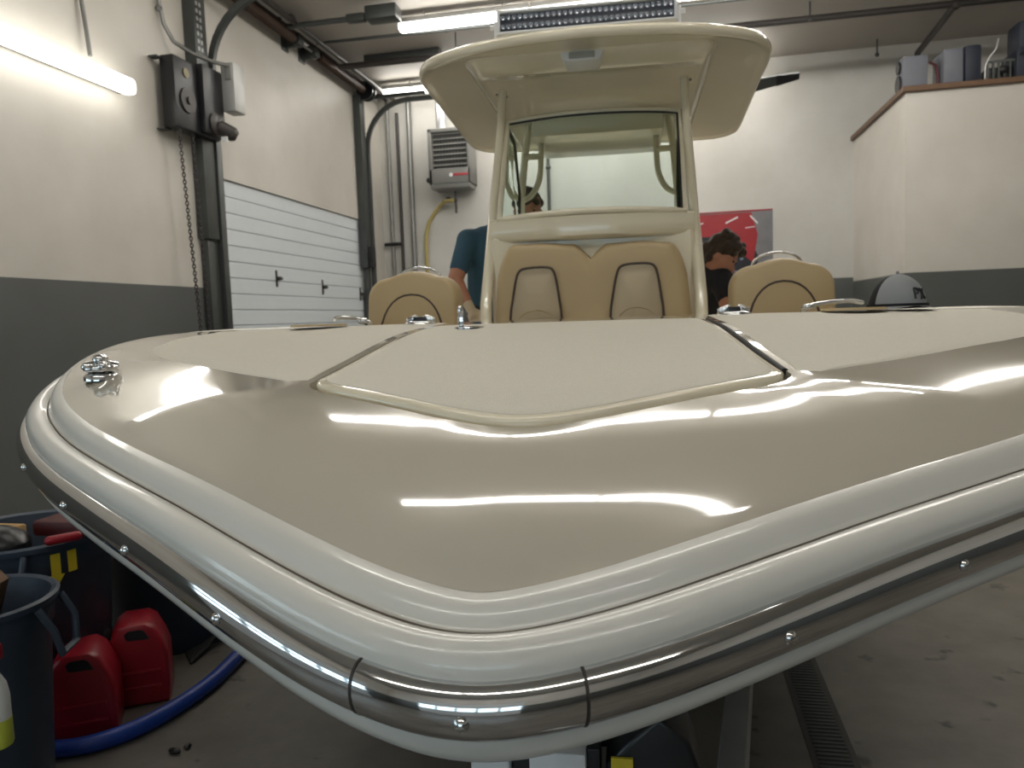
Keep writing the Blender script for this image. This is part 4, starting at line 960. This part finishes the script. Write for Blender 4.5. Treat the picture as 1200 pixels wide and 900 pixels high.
def head(m, c, fw, up, s=1):
    fw = Vector(fw).normalized(); up = Vector(up).normalized(); sd = fw.cross(up).normalized(); up = sd.cross(fw)
    M = Matrix((sd, fw, up)).transposed().to_4x4(); c = Vector(c)
    def L(p): return c+M.to_3x3() @ Vector(p)*s
    m.ball(c, (.073*s, .095*s, .105*s), 20, M); m.ball(L((0, .035, -.05)), (.056*s, .06*s, .07*s), 16, M)
    m.cap(L((0, .085, .005)), .009*s, L((0, .112, -.03)), .014*s)
    m.ball(L((0, .082, -.098)), (.028*s, .022*s, .02*s), 10, M)
    for q in (-1, 1):
        m.ball(L((q*.074, -.002, -.01)), (.012*s, .022*s, .032*s), 10, M); m.ball(L((q*.03, .078, .028)), (.024*s, .016*s, .009*s), 8, M)
    m.cap(L((-.02, .092, -.066)), .007*s, L((.02, .092, -.066)), .007*s)
    return L, M
def person(label, org, hip, chest, neck, hc, fwd, up, arms, shirtm, hairb, gloves=False, stand=-.65):
    t = Thing('person', label, 'person', org, FB)
    b = MB(); sh = MB(); tr_ = MB(); H = Vector(hip); CH = Vector(chest); NK = Vector(neck)
    side = Vector(arms[0]['sh'])-Vector(arms[1]['sh']); side.normalize()
    b.cap(H, .15, CH, .14); b.cap(NK+(CH-NK)*.35, .06, Vector(hc)-Vector(up)*.06, .052)
    L, M = head(b, hc, fwd, up, 1.18)
    sh.cap(H-Vector((0, 0, .02)), .185, (H+CH)/2, .185); sh.cap((H+CH)/2, .185, CH, .165)
    for q in (-1, 1):
        sh.cap(H+side*.05*q, .165, CH+side*.09*q, .14)
    sh.cap(CH, .14, NK, .075)
    HM = []
    for a in arms:
        hands = MB(); HM.append(hands)
        S, E_, Wr = Vector(a['sh']), Vector(a['el']), Vector(a['wr'])
        b.cap(S, .068, E_, .056); b.cap(E_, .055, Wr, .034)
        sh.cap(CH, .12, S, .085); sh.cap(S, .082, S.lerp(E_, .72), .068)
        hand(hands if gloves else b, Wr+(Wr-E_).normalized()*.03, a['hd'], a['sd'], 1.08)
        if gloves: hands.cap(Wr-(Wr-E_).normalized()*.02, .036, Wr+(Wr-E_).normalized()*.03, .034)
    for q in (-1, 1):
        hj = H+side*.1*q; kn = Vector((hj.x, hj.y-.06, lerp(hj.z, stand, .5))); an = Vector((hj.x, hj.y, stand+.1))
        tr_.cap(hj, .125, kn, .085); tr_.cap(kn, .082, an, .058); b.cap(hj, .09, kn, .055); b.cap(kn, .055, an, .036)
        shoe = MB().cap(an+Vector((0, .03, -.055)), .045, an+Vector((0, -.13, -.062)), .038); o = t.part('shoe', shoe, X['black'], 60)
    tr_.cap(H-side*.08, .13, H+side*.08, .13)
    o = t.part('body', b, X['skin'], 180); remesh(o, .006)
    o = t.part('shirt', sh, shirtm, 180); remesh(o, .012, 8)
    o = t.part('trousers', tr_, X['denim'], 180); remesh(o, .014, 6)
    for hands in (HM if gloves else []): o = t.part('glove', hands, X['glove'], 180, label='cream work glove'); remesh(o, .006, 3)
    hm_ = MB()
    for (p, r_) in hairb: hm_.ball(L(p), r_*1.18, 10)
    o = t.part('hair', hm_, X['hair'], 180); remesh(o, .007, 2)
    for q in (-1, 1): t.part('eye', MB().ball(L((q*.03, .088, .014)), .008, 8), X['hair'], 60)
    return t
random.seed(3)
short = [((.0, -.02, .03), .094), ((0, -.045, -.01), .078)]+[((.072*cos(a), -.015+.07*sin(a), .055+random.uniform(-.01, .015)), .03) for a in [2*pi*k/9 for k in range(9)]]
curly = [((.0, -.02, .04), .095), ((0, -.05, -.02), .08)]+[((random.uniform(-.075, .075), random.uniform(-.09, .075), random.uniform(.055, .115)), random.uniform(.025, .036)) for k in range(26)]+[((q*.072, -.03, random.uniform(-.05, .03)), .026) for q in (-1, 1) for k in range(3)]
# man in teal, bent over port side of the console, facing starboard
person('person in teal shirt and cream glove, bent over left of the console', (-.80, 5.5, -.65), (-.80, 5.62, .12), (-.76, 5.52, .55), (-.66, 5.40, .67), (-.51, 5.32, .78), (.72, -.45, -.5), (.45, -.1, .88),
       [dict(sh=(-.93, 5.36, .58), el=(-1.0, 5.22, .30), wr=(-.895, 5.14, .12), hd=(.45, -.3, -.85), sd=(.8, .2, .3)), dict(sh=(-.62, 5.7, .58), el=(-.55, 5.65, .25), wr=(-.5, 5.5, .05), hd=(.3, -.3, -.9), sd=(-.8, .2, .3))], X['teal'], short, True)
person('person in black t-shirt with curly brown hair, head bowed right of the console', (.72, 5.55, -.65), (.62, 5.75, -.08), (.66, 5.6, .25), (.71, 5.5, .35), (.80, 5.42, .405), (.72, -.25, -.62), (.62, -.1, .76),
       [dict(sh=(.80, 5.38, .24), el=(.83, 5.28, .07), wr=(.80, 5.2, -.16), hd=(.0, -.2, -1), sd=(-1, 0, 0)), dict(sh=(.55, 5.7, .24), el=(.6, 5.6, .05), wr=(.66, 5.45, -.12), hd=(.1, -.2, -1), sd=(1, 0, 0))], X['blackcloth'], curly)
